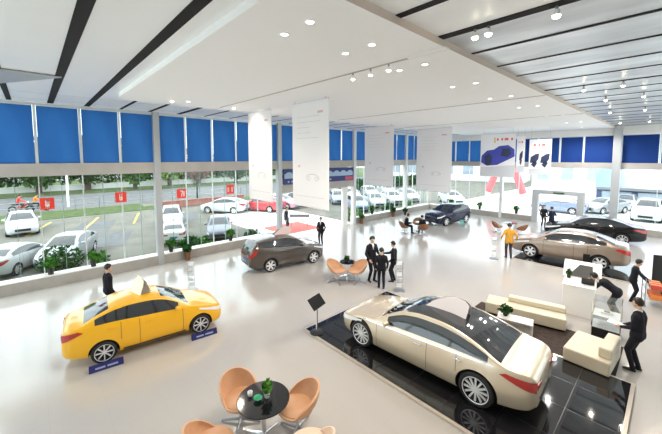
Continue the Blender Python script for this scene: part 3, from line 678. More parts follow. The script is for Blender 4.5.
# platforms
def platform(x0, y0, x1, y1, z, label, rz=0, tiles=True):
    cx, cy = (x0 + x1) / 2, (y0 + y1) / 2; w, d = x1 - x0, y1 - y0
    t = thing('display_platform', label, 'platform', (cx, cy, 0), rz)
    MB().b2((-w / 2, -d / 2, 0), (w / 2, d / 2, z)).build('deck', M['platform'], t, smooth=False)
    e = MB()
    for lo, hi in (((-w / 2 - .07, -d / 2 - .07, 0), (w / 2 + .07, -d / 2, z * .9)), ((-w / 2 - .07, d / 2, 0), (w / 2 + .07, d / 2 + .07, z * .9)), ((-w / 2 - .07, -d / 2, 0), (-w / 2, d / 2, z * .9)), ((w / 2, -d / 2, 0), (w / 2 + .07, d / 2, z * .9))): e.b2(lo, hi)
    e.build('edge_trim', M['platedge'], t, smooth=False)
    if tiles:
        g = MB()
        for k in range(1, int(w / .85)): x = -w / 2 + k * w / int(w / .85); g.b2((x - .006, -d / 2, z), (x + .006, d / 2, z + .0015))
        for k in range(1, int(d / .85)): y = -d / 2 + k * d / int(d / .85); g.b2((-w / 2, y - .006, z), (w / 2, y + .006, z + .0015))
        g.build('tile_joint', M['black'], t, smooth=False)
    return t
platform(-7.3, 5.78, -.42, 9.72, .06, 'large polished black platform under the champagne sedan')
platform(-5.45, 17.85, -.9, 20.9, .05, 'low black stand under the light bronze sedan', 0, False)
rug = MB().b2((-4.5, 9.85, 0), (-.7, 11.6, .012)).build('floor_mat', M['darkcarpet'], smooth=False); tag(rug, 'dark brown mat under the cream sofa and stool', 'mat')

# boards under the yellow sedan wheels
def wheel_board(loc, rz, label):
    t = thing('wheel_board', label, 'board', loc, rz, 'blue boards beside the yellow sedan wheels', .84)
    MB().add([(-.42, 0, 0), (.42, 0, 0), (.42, .12, 0), (-.42, .12, 0), (-.42, .07, .17), (.42, .07, .17), (.42, .12, .17), (-.42, .12, .17)], [(0, 1, 5, 4), (1, 2, 6, 5), (2, 3, 7, 6), (3, 0, 4, 7), (4, 5, 6, 7), (3, 2, 1, 0)]).build('wedge', M['ramp'], t, smooth=False)
    x = -.27
    for w in (.24, 0, .26):
        m = MB()
        if w: m.add([(x, .022, .06), (x + w, .022, .06), (x + w, .040, .103), (x, .040, .103)], [(0, 1, 2, 3)])
        x += w if w else .05
        if w: o = m.build('pale_mark', M['boardmark'], t, smooth=False); o.location = (0, -.006, .002)
    return t
az = taxi.rotation_euler.z
wheel_board((-9.27, 1.10, 0), az, 'blue board with pale marks at the rear wheel of the yellow sedan')
wheel_board((-9.02, 3.42, 0), az, 'blue board with pale marks at the front wheel of the yellow sedan')

# ------------------------------------------------------------------ seating
def bucket(seat_r=.33, hb=.43, hf=.10, th=.035):
    # curved tub shell: outer and inner walls, high at the back (-x)
    n = 36; mb = MB(); out = []; inn = []; k = 7
    for i in range(n):
        a = 2 * PI * i / n; c = -math.cos(a); w = max(0, (c + .35) / 1.35); top = hf + (hb - hf) * (w ** .8 if w > 0 else 0)
        ro, ri = [], []
        for j in range(k):
            q = j / (k - 1); z = top * q; r = seat_r * (.62 + .40 * math.sin(min(1, q * 1.25) * PI / 2)) + .05 * q * max(0, c)
            ro.append((r * math.cos(a), r * .98 * math.sin(a), z)); ri.append(((r - th) * math.cos(a), (r - th) * .98 * math.sin(a), z + .004 if j else .07))
        out.append(ro); inn.append(ri)
    vs = []; 
    for i in range(n): vs += out[i] + inn[i][::-1]
    m = 2 * k; fs = []
    for i in range(n):
        j = (i + 1) % n
        for q in range(m - 1): fs.append((i * m + q, j * m + q, j * m + q + 1, i * m + q + 1))
    fs.append(tuple(i * m for i in range(n))[::-1]); fs.append(tuple(i * m + m - 1 for i in range(n)))
    return mb.add(vs, fs)
def tub_chair(label, loc, rz, leather='tan', group=None, s=1.):
    t = thing('tub_chair', label, 'chair', loc, rz, group, s)
    o = bucket().build('shell', M[leather], t, angle=60); o.location = (0, 0, .36)
    MB().lathe([(0, .0), (.25, 0), (.285, .03), (.28, .07), (.22, .095), (0, .10)], 28).build('seat', M[leather], t).location = (.02, 0, .40)
    MB().cyl((0, 0, .06), (0, 0, .37), .028, n=14).build('column', M['chrome'], t)
    for k in range(4):
        a = R(45 + 90 * k); MB().cyl((0, 0, .075), (.33 * math.cos(a), .33 * math.sin(a), .03), .026, .018, 10).ball((.33 * math.cos(a), .33 * math.sin(a), .02), .02, 8).build('leg', M['chrome' if leather != 'tan' else 'steel'], t)
    return t
def round_table(label, loc, rz=0, group=None, s=1., r=.42):
    t = thing('round_table', label, 'table', loc, rz, group, s)
    MB().lathe([(0, .715), (r - .01, .715), (r, .722), (r, .733), (r - .008, .74), (0, .74)], 44).build('tabletop', M['gloss'], t)
    MB().cyl((0, 0, .1), (0, 0, .715), .035, n=16).lathe([(0, .70), (.13, .70), (.13, .714), (0, .714)], 20).build('column', M['chrome'], t)
    for k in range(4):
        a = R(20 + 90 * k); MB().cyl((0, 0, .13), (.36 * math.cos(a), .36 * math.sin(a), .025), .028, .02, 10).build('leg', M['chrome'], t)
    return t
GC = 'tub chairs at the black table in front'
tc = Vector((-4.88, 2.87, 0)); S1 = 1.12
round_table('round black glass table at the front with a green plant on it', tc, 0, None, S1)
tub_chair('tan tub chair left of the front black table', (-5.56, 2.76, 0), R(0), 'tan', GC, S1)
tub_chair('tan tub chair right of the front black table', (-4.63, 3.45, 0), R(-115), 'tan', GC, S1)
tub_chair('tan tub chair half cut off by the picture bottom, left of the front table', (-4.94, 1.92, 0), R(80), 'tan', GC, S1)
tub_chair('pale tan tub chair at the bottom edge, right of the front table', (-3.80, 3.08, 0), R(178), 'paleTan', GC, S1)
# on the table
pl = thing('table_plant', 'small green plant in a white pot on the front black table', 'plant', tc + Vector((.02, .06, .83)))
MB().lathe([(0, 0), (.045, 0), (.06, .09), (.052, .09), (.045, .07), (0, .07)], 18).build('pot', M['deskwhite'], pl)
MB().leaves((0, 0, .19), (.09, .09, .14), 90, .05, 5).build('leaves', M['leaf'], pl, merge=False)
bw = MB().lathe([(0, 0), (.03, 0), (.075, .05), (.08, .055), (.07, .052), (.028, .012), (0, .012)], 22).build('glass_bowl', M['greenglass']); bw.location = tc + Vector((-.02, -.10, .83)); tag(bw, 'little green bowl in front of the table plant', 'bowl')
cupo = thing('white_cup', 'white round cup on the front black table left of the plant', 'cup', tc + Vector((-.22, -.15, .83)))
MB().lathe([(0, 0), (.03, 0), (.045, .03), (.047, .075), (.04, .075), (.037, .02), (0, .02)], 20).build('body', M['deskwhite'], cupo)
MB().tube([(.045, 0, .06), (.07, 0, .055), (.07, 0, .03), (.043, 0, .02)], .006).build('handle', M['deskwhite'], cupo)

GD = 'tub chairs near the three men'
tub_chair('tan tub chair left of the small table by the three men', (-9.38, 9.08, 0), R(20), 'tan', GD, 1.16)
tub_chair('tan tub chair right of the small table, next to the three men', (-8.78, 9.66, 0), R(-110), 'tan', GD, 1.16)
round_table('small round table between two tan chairs by the three men', (-9.42, 9.76, 0), .3, None, .95, .36)
p2 = thing('table_plant', 'teal green plant on the small table by the three men', 'plant', (-9.44, 9.74, .704))
MB().lathe([(0, 0), (.05, 0), (.07, .08), (.06, .08), (0, .06)], 16).build('pot', M['pot'], p2)
MB().leaves((0, 0, .15), (.13, .13, .1), 70, .06, 6).build('leaves', M['leafdark'], p2, merge=False)

GE = 'brown tub chairs at the far table'
tub_chair('brown tub chair on the left of the crowded far table', (-12.45, 18.5, 0), R(45), 'brownleather', GE, 1.05)
tub_chair('brown tub chair on the right of the crowded far table', (-11.22, 18.82, 0), R(140), 'brownleather', GE, 1.05)
tub_chair('brown tub chair at the back of the crowded far table', (-12.35, 20.0, 0), R(-70), 'brownleather', GE, 1.05)
round_table('dark round table where two dark dressed people sit', (-11.80, 19.35, 0), .5, None, 1, .34)
GF = 'brown chairs behind the man in ochre'
tub_chair('brown tub chair left of the man in the ochre jacket', (-8.15, 23.3, 0), R(20), 'brownleather', GF)
tub_chair('brown tub chair right of the man in the ochre jacket', (-6.75, 23.6, 0), R(160), 'brownleather', GF)
round_table('dark round table behind the man in the ochre jacket', (-7.45, 23.6, 0), .2)
tc_ = thing('teal_stool', 'small teal stool in front of the navy hatchback', 'stool', (-10.75, 23.5, 0)); 
MB().lathe([(0, .40), (.17, .40), (.18, .43), (.17, .45), (0, .45)], 20).build('seat', M['tealm'], tc_)
for k in range(4): a = R(45 + 90 * k); MB().cyl((.1 * math.cos(a), .1 * math.sin(a), .40), (.18 * math.cos(a), .18 * math.sin(a), 0), .03, .024, 8).build('leg', M['tealm'], tc_)

# sofa, side table, stool lounge
s = thing('sofa_bench', 'long cream sofa bench with a low back behind the champagne sedan', 'sofa', (-4.05, 10.77, 0), R(12.8))
MB().b2((.05, .08, 0), (2.12, .68, .08)).build('plinth_base', M['black'], s, smooth=False)
MB().b2((0, 0, .08), (2.17, .74, .42)).build('seat', M['cream'], s, bevel=.03, seg=3)
MB().b2((.62, .46, .42), (2.17, .74, .58)).build('backrest', M['cream'], s, bevel=.03, seg=3)
s = thing('side_table', 'low white table with a small plant between sofa and champagne sedan', 'table', (-3.02, 10.33, 0), R(13))
MB().b2((-.46, -.22, .36), (.46, .22, .40)).build('tabletop', M['deskwhite'], s, bevel=.006)
for sg in (-1, 1): MB().b2((sg * .44 - .02, -.21, 0), (sg * .44 + .02, .21, .36)).build('side_panel', M['deskwhite'], s, smooth=False)
MB().b2((-.42, -.02, 0), (.42, .0, .36)).build('centre_panel', M['deskwhite'], s, smooth=False)
p3 = thing('table_plant', 'dark leafy plant in a black pot on the low white table', 'plant', (-3.28, 10.30, .40))
MB().lathe([(0, 0), (.06, 0), (.08, .13), (.07, .13), (0, .11)], 16).build('pot', M['pot'], p3)
MB().leaves((0, 0, .2), (.19, .19, .13), 90, .07, 8).build('leaves', M['leafdark'], p3, merge=False)
s = thing('lounge_stool', 'square cream lounge seat with a low back near the standing man', 'seat', (-1.20, 10.22, 0), R(-4))
MB().b2((-.40, -.56, 0), (.42, .56, .07)).build('plinth_base', M['black'], s, smooth=False)
MB().b2((-.46, -.62, .07), (.46, .62, .41)).build('seat', M['cream'], s, bevel=.035, seg=3)
MB().b2((.20, -.45, .41), (.46, .55, .66)).build('backrest', M['cream'], s, bevel=.035, seg=3)

# reception desk
s = thing('reception_desk', 'white reception counter between bronze sedan and cream seats', 'desk', (-2.0, 13.42, 0), R(6))
MB().b2((-.42, -.62, 0), (.42, .62, .98)).build('counter', M['deskwhite'], s, bevel=.012)
MB().b2((-.44, -.64, .98), (.44, .64, 1.01)).build('worktop', M['deskwhite'], s, bevel=.006)
s = thing('tilted_display', 'large white display case tilted up on the reception counter', 'display', (-2.03, 13.66, 1.012), R(6))
MB().add([(-.50, .05, 0), (.55, .05, 0), (.55, .62, 0), (-.50, .62, 0), (-.50, .48, .46), (.55, .48, .46), (.55, .60, .46), (-.50, .60, .46)], [(0, 1, 5, 4), (1, 2, 6, 5), (2, 3, 7, 6), (3, 0, 4, 7), (4, 5, 6, 7), (3, 2, 1, 0)]).build('case', M['deskwhite'], s, bevel=.01)
MB().add([(-.34, .07, .03), (.34, .07, .03), (.30, .40, .38), (-.05, .40, .38)], [(0, 1, 2, 3)]).build('screen', M['black'], s, smooth=False).location = (0, -.012, .004)
lt_ = thing('laptop', 'open dark laptop on the reception counter', 'laptop', (-1.78, 13.3, 1.012), R(-80))
MB().b2((-.15, -.17, 0), (.12, .17, .02)).build('base', M['black'], lt_, bevel=.004)
MB().box((.17, 0, .12), (.012, .34, .24), ry=R(20)).build('screen', M['black'], lt_, bevel=.004)
dp = thing('desk_plant', 'small dark plant on the left end of the reception counter', 'plant', (-2.33, 13.5, 1.012))
MB().lathe([(0, 0), (.05, 0), (.06, .1), (0, .09)], 14).build('pot', M['pot'], dp); MB().leaves((0, 0, .2), (.08, .08, .13), 60, .05, 9).build('leaves', M['leafdark'], dp, merge=False)
# vitrine
s = thing('glass_vitrine', 'clear glass vitrine on a black base beside the cream lounge seat', 'display case', (-1.13, 12.05, 0), R(3))
MB().b2((-.31, -.31, 0), (.31, .31, .28)).build('base', M['black'], s, bevel=.006)
MB().b2((-.31, -.31, .28), (.31, .31, .30)).b2((-.30, -.30, .62), (.30, .30, .635)).build('shelf', M['deskwhite'], s, smooth=False)
g = MB()
for lo, hi in (((-.31, -.31, .3), (.31, -.30, 1.05)), ((-.31, .30, .3), (.31, .31, 1.05)), ((-.31, -.3, .3), (-.30, .3, 1.05)), ((.30, -.3, .3), (.31, .3, 1.05)), ((-.31, -.31, 1.05), (.31, .31, 1.06))): g.b2(lo, hi)
g.build('glass_box', M['clear'], s, smooth=False)
for x in (-.31, .31):
    for y in (-.31, .31): MB().b2((x - .012, y - .012, .3), (x + .012, y + .012, 1.07)).build('corner_post', M['chrome'], s, smooth=False)
mini = thing('display_model', 'small pale model displayed on the vitrine shelf', 'model', (-1.13, 12.05, .637))
MB().b2((-.14, -.07, 0), (.14, .07, .06)).build('body', M['deskwhite'], mini, bevel=.02); MB().b2((-.07, -.06, .06), (.06, .06, .10)).build('cabin', M['steel'], mini, bevel=.015)
# goods cart
s = thing('goods_rack', 'wire rack with wheels holding red and orange goods at right edge', 'rack', (-.26, 15.75, 0), R(10))
f = MB()
for x in (-.28, .28):
    for y in (-.35, .35): f.cyl((x, y, .05), (x, y, 1.0), .014, n=8).ball((x, y, .04), .04, 8)
for z in (.28, .62):
    for x in (-.28, .28): f.cyl((x, -.35, z), (x, .35, z), .01, n=6)
    for k in range(9): y = -.35 + .7 * k / 8; f.cyl((-.28, y, z), (.28, y, z), .006, n=6)
f.build('frame', M['steel'], s)
k = 0
for z, m in ((.63, 'redbox'), (.29, 'orangebox')):
    for q in range(3):
        k += 1; b = thing('goods_box', '%s box on the %s tier of the wheeled rack, %s from its near end' % ('red' if z > .5 else 'orange', 'upper' if z > .5 else 'lower', ORD[q]), 'box', (-.26 + .04 - q * .04, 15.52 + q * .23, z + .005), R(10 + q * 4), 'boxes on the wheeled rack')
        MB().b2((-.15, -.09, 0), (.15, .09, .17)).build('carton', M[m], b, bevel=.015); MB().b2((-.152, -.02, .0), (.152, .02, .173)).build('tape', M['posteryellow' if m == 'redbox' else 'redbox'], b, smooth=False)
s = thing('black_sign_stand', 'tall black panel stand at the right edge behind the wheeled rack', 'stand', (-.15, 17.2, 0), R(20))
MB().b2((-.3, -.2, 0), (.3, .2, .03)).build('base', M['black'], s, bevel=.005); MB().b2((-.25, -.03, .03), (.25, .03, 1.5)).build('panel', M['black'], s, bevel=.005)

s = thing('slim_stand', 'slim black stand in front of the rear door of the bronze sedan', 'stand', (-2.45, 17.6, 0), R(10)); MB().lathe([(0, 0), (.14, 0), (.14, .02), (0, .03)], 20).build('base', M['matte'], s); MB().b2((-.12, -.03, .02), (.12, .03, .95)).build('panel', M['matte'], s, bevel=.01)
# info stand
s = thing('information_stand', 'black tilted information board on a chrome pole at the platform corner', 'stand', (-6.92, 5.88, .06), R(-10), None, 1.0)
MB().lathe([(0, 0), (.2, 0), (.2, .02), (.05, .045), (0, .045)], 26).build('base', M['black'], s)
MB().cyl((0, 0, .04), (0, 0, .86), .03, n=14).build('pole', M['chrome'], s)
MB().box((0, 0, .93), (.36, .58, .03), R(25), ry=R(48)).build('board', M['matte'], s, bevel=.006)
MB().box((0, 0, .88), (.14, .14, .05), R(25), ry=R(42)).build('bracket', M['steel'], s)

# literature stands
def lit_stand(label, loc, rz, s_=1.):
    t = thing('literature_stand', label, 'stand', loc, rz, 'zigzag literature stands', s_)
    MB().b2((-.16, -.2, 0), (.16, .2, .02)).build('base', M['steel'], t, bevel=.004)
    for sg in (-1, 1): MB().tube([(0, sg * .13, .02), (.0, sg * .13, 1.15)], .011).build('upright', M['chrome'], t)
    for k in range(5):
        z = .22 + .22 * k; MB().box((.02 if k % 2 else -.02, 0, z), (.012, .26, .2), ry=R(28 if k % 2 else -28)).build('tray', M['clear'], t, smooth=False)
        MB().box((.035 if k % 2 else -.005, 0, z), (.006, .2, .15), ry=R(28 if k % 2 else -28)).build('leaflet', M['paper' if k % 2 else 'postergrey'], t, smooth=False)
    return t
lit_stand('clear zigzag literature stand behind the yellow sedan', (-12.7, 4.35, 0), R(-40), .95)
lit_stand('clear zigzag literature stand right of the three men', (-7.10, 10.25, 0), R(-50), 1.0)
lit_stand('clear zigzag literature stand left of the man in ochre', (-6.1, 17.1, 0), R(-60), .95)

# ------------------------------------------------------------------ planters on the plinths
def planter(label, loc, m='pot', seed=1, h=.3, spread=.26, pr=.13, lf='leaf', group=None):
    t = thing('potted_plant', label, 'plant', loc, 0, group)
    MB().lathe([(0, 0), (pr * .75, 0), (pr, h), (pr * .86, h), (pr * .8, h * .85), (0, h * .85)], 18).build('pot', M[m], t)
    MB().lathe([(0, h * .85), (pr * .8, h * .85), (pr * .8, h * .88), (0, h * .88)], 14).build('soil', M['soil'], t)
    MB().leaves((0, 0, h + spread * .75), (spread, spread, spread * .9), 150, .09, seed, 0, .8).build('leaves', M[lf], t, merge=False)
    return t
GP = 'potted plants along the glass walls'
for i, (x, y, z, m, lb) in enumerate([(LX - .2, .35, .47, 'pot', 'potted plant on the left plinth before the silver parked car'), (LX - .2, 1.75, .47, 'pot', 'potted plant on the left plinth behind the man in black'), (LX - .2, 4.9, .47, 'pot', 'potted plant on the plinth just right of the front grey column'),
        (LX + .2, 5.55, 0, 'potbrown', 'brown wooden planter on the floor against the left plinth'), (LX - .2, 8.05, .47, 'pot', 'potted plant on the plinth before the slate parked car'),
        (LX + .25, 18.7, 0, 'potbrown', 'brown planter on the floor right of the entrance'), (LX - .2, 20.5, .47, 'pot', 'potted plant on the plinth beyond the entrance'), (LX + .2, 22.9, 0, 'potbrown', 'brown planter on the floor near the rear white column'), (LX + .5, 24.3, 0, 'pot', 'tall dark potted plant at the rear white column'),
        (LX + 2.2, FY + .2, .47, 'pot', 'potted plant on the far plinth near the glass corner'), (-11.9, FY + .2, .47, 'pot', 'potted plant on the far plinth left of the slim column'), (-8.9, FY + .2, .47, 'pot', 'potted plant on the far plinth right of the slim column')]):
    planter(lb, (x, y, z), m, 20 + i, .42 if m == 'potbrown' else .28, .24, .15 if m == 'potbrown' else .12, 'leafdark' if i in (3, 7, 8) else 'leaf', GP)

# ------------------------------------------------------------------ hanging banners
def banner(label, x0, x1, y, z0, z1, seed, car=True):
    x0, x1, y, z0, z1 = x0 * 1.24, x1 * 1.24, y * 1.24, 5.2 + (z0 - 5.2) * 1.24, 5.2 + (z1 - 5.2) * 1.24
    w, h = x1 - x0, z1 - z0; t = thing('hanging_banner', label, 'banner', ((x0 + x1) / 2, y, z1), 0, 'white hanging banners with faint drawings')
    MB().b2((-w / 2, -.012, -h), (w / 2, .012, 0)).build('sheet', M['banner'], t, smooth=False)
    MB().cyl((-w / 2, 0, -.01), (w / 2, 0, -.01), .018, n=8).build('top_rail', M['mullion'], t)
    MB().cyl((-w / 2, 0, -h), (w / 2, 0, -h), .016, n=8).build('bottom_rail', M['mullion'], t)
    if z1 < DZ - .02:
        for sg in (-1, 1): MB().cyl((sg * w * .42, 0, 0), (sg * w * .42, 0, DZ - z1), .006, n=6).build('wire', M['steel'], t)
    rd = random.Random(seed); k = MB(); 
    def line(a, b, wd=.012):
        d = Vector((b[0] - a[0], 0, b[1] - a[1])); q = Vector((-d.z, 0, d.x)).normalized() * wd; p0 = Vector((a[0], -.0145, a[1])); p1 = Vector((b[0], -.0145, b[1]))
        k.add([p0 - q, p1 - q, p1 + q, p0 + q], [(0, 1, 2, 3)])
    for r_ in range(5): line((-w * .35, -h * (.14 + .05 * r_)), (w * rd.uniform(.0, .3), -h * (.14 + .05 * r_)), .005)
    cx, cz = w * .08, -h * .72
    arc = [(cx + .34 * math.cos(R(a)), cz + .14 * math.sin(R(a))) for a in range(10, 180, 17)]
    for a, b in zip(arc, arc[1:]): line(a, b)
    for c_ in (-.2, .2):
        ar = [(cx + c_ + .07 * math.cos(R(a)), cz - .02 + .07 * math.sin(R(a))) for a in range(0, 361, 36)]
        for a, b in zip(ar, ar[1:]): line(a, b, .01)
    line((cx - .36, cz + .02), (cx - .3, cz - .05)); line((cx + .36, cz + .02), (cx + .3, cz - .05)); line((-w * .4, -h * .9), (w * .4, -h * .9), .006)
    k.build('faint_drawing', M['sketch'], t, smooth=False)
    k = MB().b2((-w * .33, -.016, -h * .62), (-w * .27, -.014, -h * .60)).b2((w * .22, -.016, -h * .12), (w * .36, -.014, -h * .10)); k.build('pink_mark', M['banred'], t, smooth=False)
    return t
banner('white hanging banner farthest left, in front of the entrance column', -10.45, -8.95, 5.72, 3.72, 6.74, 1)
banner('largest white hanging banner, second from the left', -7.80, -6.22, 5.72, 3.78, 6.74, 2)
banner('third white hanging banner, left of the narrow blue gap', -11.05, -9.25, 12.72, 3.75, 6.7, 3)
banner('white hanging banner right of the narrow blue gap, before the rear wall', -9.72, -7.72, 15.5, 3.38, 6.7, 4)
def poster(label, x0, x1, y, z0, z1, kind):
    w, h = x1 - x0, z1 - z0; t = thing('hanging_poster', label, 'poster', ((x0 + x1) / 2, y, z1), 0, 'hanging posters with dark blue pictures')
    MB().b2((-w / 2, -.015, -h), (w / 2, .015, 0)).build('sheet', M['banner'], t, smooth=False)
    for sg in (-1, 1): MB().cyl((sg * w * .42, 0, 0), (sg * w * .42, 0, DZ - z1), .004, n=6).build('wire', M['steel'], t)
    def poly(pts, m, nm, dy=-.017): MB().add([(px * w / 2, dy, pz * h) for px, pz in pts], [tuple(range(len(pts)))]).build(nm, M[m], t, smooth=False)
    if kind == 'big':
        poly([(-1, -.78), (1, -.72), (1, -1), (-1, -1)], 'postergrey', 'grey_foot')
        poly([(-.95, -.66), (-.92, -.5), (-.6, -.38), (-.2, -.36), (.1, -.28), (.6, -.26), (.95, -.36), (.98, -.52), (.5, -.62), (.0, -.72), (-.6, -.74)], 'posterblue', 'blue_picture')
        poly([(-.7, -.7), (-.75, -.52), (-.5, -.44), (-.3, -.52), (-.3, -.66), (-.5, -.74)], 'posterdark', 'dark_picture', -.019)
        poly([(.2, -.5), (.3, -.34), (.7, -.34), (.8, -.46), (.6, -.54)], 'posterdark', 'dark_picture', -.019)
        red = [(.0, -.10, .1), (.25, -.10, .1), (.5, -.10, .2), (.8, -.1, .1)]
        poly([(-.2, -.08), (-.12, -.08), (-.12, -.2), (-.2, -.2)], 'posteryellow', 'gold_mark')
    else:
        for x in (-.5, .45) if kind == 'small' else (.1,):
            poly([(x - .4, -.66), (x - .32, -.5), (x + .1, -.42), (x + .42, -.40), (x + .38, -.56), (x + .1, -.68)], 'posterdark', 'dark_picture')
            poly([(x - .3, -.72), (x, -.62), (x + .3, -.66), (x + .05, -.80)], 'posterdark', 'dark_picture')
        poly([(-1, -.84), (1, -.80), (1, -1), (-1, -1)], 'postergrey', 'grey_foot')
        red = [(-.5, -.14, .16), (-.1, -.14, .1), (.3, -.14, .3)]
    for x, z, ww in red: MB().b2(((x - ww / 2) * w / 2, -.019, (z - .05) * h), ((x + ww / 2) * w / 2, -.017, z * h)).build('red_mark', M['posterred'], t, smooth=False)
    return t
poster('large hanging poster with a blue picture in front of the far wall', -9.75, -7.45, 24., 3.80, 6.8, 'big')
poster('narrow hanging poster with a dark picture, middle of the three', -7.4, -6.9, 24.1, 4.15, 6.6, 'mid')
poster('hanging poster with two dark pictures, rightmost of the three', -6.62, -5.38, 24., 4.05, 6.35, 'small')

# red number signs hanging inside the left glass
DIG = {'7': [((-.3, .5), (.3, .5)), ((.3, .5), (-.05, -.5))], '8': [((-.28, .5), (.28, .5)), ((-.28, 0), (.28, 0)), ((-.28, -.5), (.28, -.5)), ((-.28, .5), (-.28, -.5)), ((.28, .5), (.28, -.5))], '6': [((.28, .5), (-.28, .5)), ((-.28, .5), (-.28, -.5)), ((-.28, -.5), (.28, -.5)), ((.28, -.5), (.28, 0)), ((.28, 0), (-.28, 0))]}
def num_sign(txt, y, z, label, h=.46):
    t = thing('window_sign', label, 'sign', (LX - .10, y, z), 0, 'red signs on the left glass wall')
    for k, ch in enumerate(txt):
        yo = (k - .5) * .22; b = MB().b2((-.01, yo - .105, -h / 2), (.01, yo + .105, h / 2)); p = b.build('red_card', M['sign'], t, smooth=False)
        if ch in DIG:
            g = MB()
            for a, c in DIG[ch]:
                a = Vector((.013, -a[0] * .16 * -1, a[1] * .27)); c = Vector((.013, c[0] * .16, c[1] * .27)); d = (c - a); q = Vector((0, -d.z, d.y)).normalized() * .015
                g.add([a - q - d.normalized() * .02, c - q + d.normalized() * .02, c + q + d.normalized() * .02, a + q - d.normalized() * .02], [(0, 1, 2, 3)])
            g.build('digit', M['signwhite'], p, smooth=False)
        else: MB().b2((.01, yo - .05, -.14), (.014, yo + .04, .12)).build('pale_mark', M['banred'], p, smooth=False)
    for sg in (-1, 1): MB().cyl((0, sg * .12, h / 2), (0, sg * .12, 4.45 - z), .004, n=5).build('string', M['steel'], t)
    return t
num_sign('78', .38, 3.36, 'red sign reading 78 on the glass, nearest the left edge')
num_sign('67', 2.86, 3.40, 'red sign reading 67 on the glass left of the front column')
num_sign('7?', 5.45, 3.36, 'red sign on the glass just right of the front column')
num_sign('??', 8.05, 3.40, 'red sign on the glass, farthest right of the red signs', .5)
ml = thing('mail_slot_sign', 'thin grey floor sign outside the entrance', 'sign', (-18.9, 14.4, 0), R(47)); MB().b2((-.75, -.03, .72), (.75, .03, .95)).build('panel', M['steel'], ml, smooth=False)
for sg in (-1, 1): MB().cyl((sg * .6, 0, 0), (sg * .6, 0, .72), .025, n=8).build('leg', M['steel'], ml)

# ------------------------------------------------------------------ ceiling lamps
def lamp_light(loc, power, size, cone, color=(1, .975, .94), name='lamp'):
    l = bpy.data.lights.new(name, 'SPOT'); l.energy = power; l.shadow_soft_size = size; l.spot_size = R(cone); l.spot_blend = .6; l.color = color
    o = bpy.data.objects.new(name, l); C.objects.link(o); o.location = loc; return o
def downlight(label, x, y, z=DZ, power=190):
    t = thing('ceiling_downlight', label, 'ceiling light', (x, y, z), 0, 'round downlights in the dropped ceiling')
    MB().lathe([(.06, -.004), (.06, -.012), (.08, -.014), (.08, 0), (.06, .0)], 24).build('ring', M['trimring'], t)
    MB().lathe([(0, -.006), (.06, -.006), (.06, .0), (0, 0)], 24).build('diffuser', M['down'], t)
    lamp_light((x, y, z - .03), power, .03, 165, (1, .88, .74) if y < 10 else (1, .98, .95))
PW = [65, 75, 90, 120, 160, 220, 260, 260, 260]
rows = [2.42, 3.52, 4.9, 6.9, 9.0, 11.3, 14.5, 17.8, 21.2]
for i, y in enumerate(rows):
    for k, x in enumerate((-2.95, -3.46)):
        downlight('round ceiling downlight, %s pair from the camera, %s one of the pair' % (ORD[i], 'right' if k == 0 else 'left'), x * 1.271, y * 1.271, power=PW[i])
for i, (x, y) in enumerate([(-9.4, 3.3), (-9.4, 7.5), (-9.4, 11.5), (-6.2, 7.5), (-6.2, 12.), (-6.2, 17.), (-9.4, 17), (-6.2, 21.5), (-9.4, 21.5)]):
    if i not in (0,): continue
    downlight('round ceiling downlight alone at the left end of the white ceiling', x * 1.271, y * 1.271)
def track_spot(label, x, y, z=CZ, power=70, small=False):
    t = thing('track_spotlight', label, 'spotlight', (x, y, z), 0, 'spotlights in the ceiling slots')
    MB().cyl((0, 0, -.02), (0, 0, -.08), .02, n=10).build('stem', M['steel'], t)
    MB().lathe([(0, -.07), (.035, -.07), (.055, -.15), (.05, -.15), (.0, -.10)], 20).build('housing', M['trimring'], t)
    r_ = .04 if small else (.052 if y < 9 else .045)
    MB().ball((0, 0, -.155), (r_, r_, r_ * .7), 14).build('bulb', M['bulb'], t)
    lamp_light((x, y, z - .24), power, .03, 150, (1, .87, .72))
for i, x in enumerate((-4.15, -3.73, -3.34)): track_spot('small spotlight in the groove of the white ceiling, %s of three from the left' % ORD[i], x * 1.271, 5.62, DZ, 60, True)
for i, (x, y) in enumerate([(-2.48 + .35, 4.9), (-1.94, 4.9), (-1.12, 4.9)]): track_spot('bright spotlight in the wide black slot, %s from the left' % ORD[i], x * 1.105, y * 1.105)
for i, (x, y) in enumerate([(-1.78, 10.85), (-1.0, 10.85), (-.2, 10.85)]): track_spot('spotlight in the middle slot of the metal ceiling, %s from the left' % ORD[i], x * 1.105, y * 1.105)
for i, (x, y) in enumerate([(-1.6, 13.2), (-.75, 13.2), (.1, 13.2)]): track_spot('spotlight in the slot behind the middle one, %s from the left' % ORD[i], x * 1.105, y * 1.105)
for i, (x, y) in enumerate([(-1.9, 17.), (-.9, 17.), (.1, 17)]): track_spot('spotlight above the bronze sedan, %s from the left' % ORD[i], x * 1.105, y * 1.105)
for i, (x, y) in enumerate([(-2.1, 22.6), (-1.0, 22.6)]): track_spot('spotlight above the black sedan, %s from the left' % ORD[i], x * 1.105, y * 1.105)
for i, y in enumerate((3.73, 6.04, 7.27)): track_spot('spotlight between left glass and white ceiling, %s from the camera' % ORD[i], -12.2, y, CZ, 120)
# ------------------------------------------------------------------ people placed
# man in front right, holding papers towards the left
person('man in black suit holding white papers beside the cream lounge seat', (-.40, 10.52, 0), R(168), 1.82, hands=((.27, .12, 1.0), (.29, -.08, .98)), feet=((.03, .085, .08), (-.03, -.085, .08)), vox=.009, hair='hairbrown')
pp = MB().box((-.80, 10.61, 1.02), (.34, .22, .012), R(-12)).build('papers', M['paper']); tag(pp, 'white papers held by the man in black suit at right', 'papers')
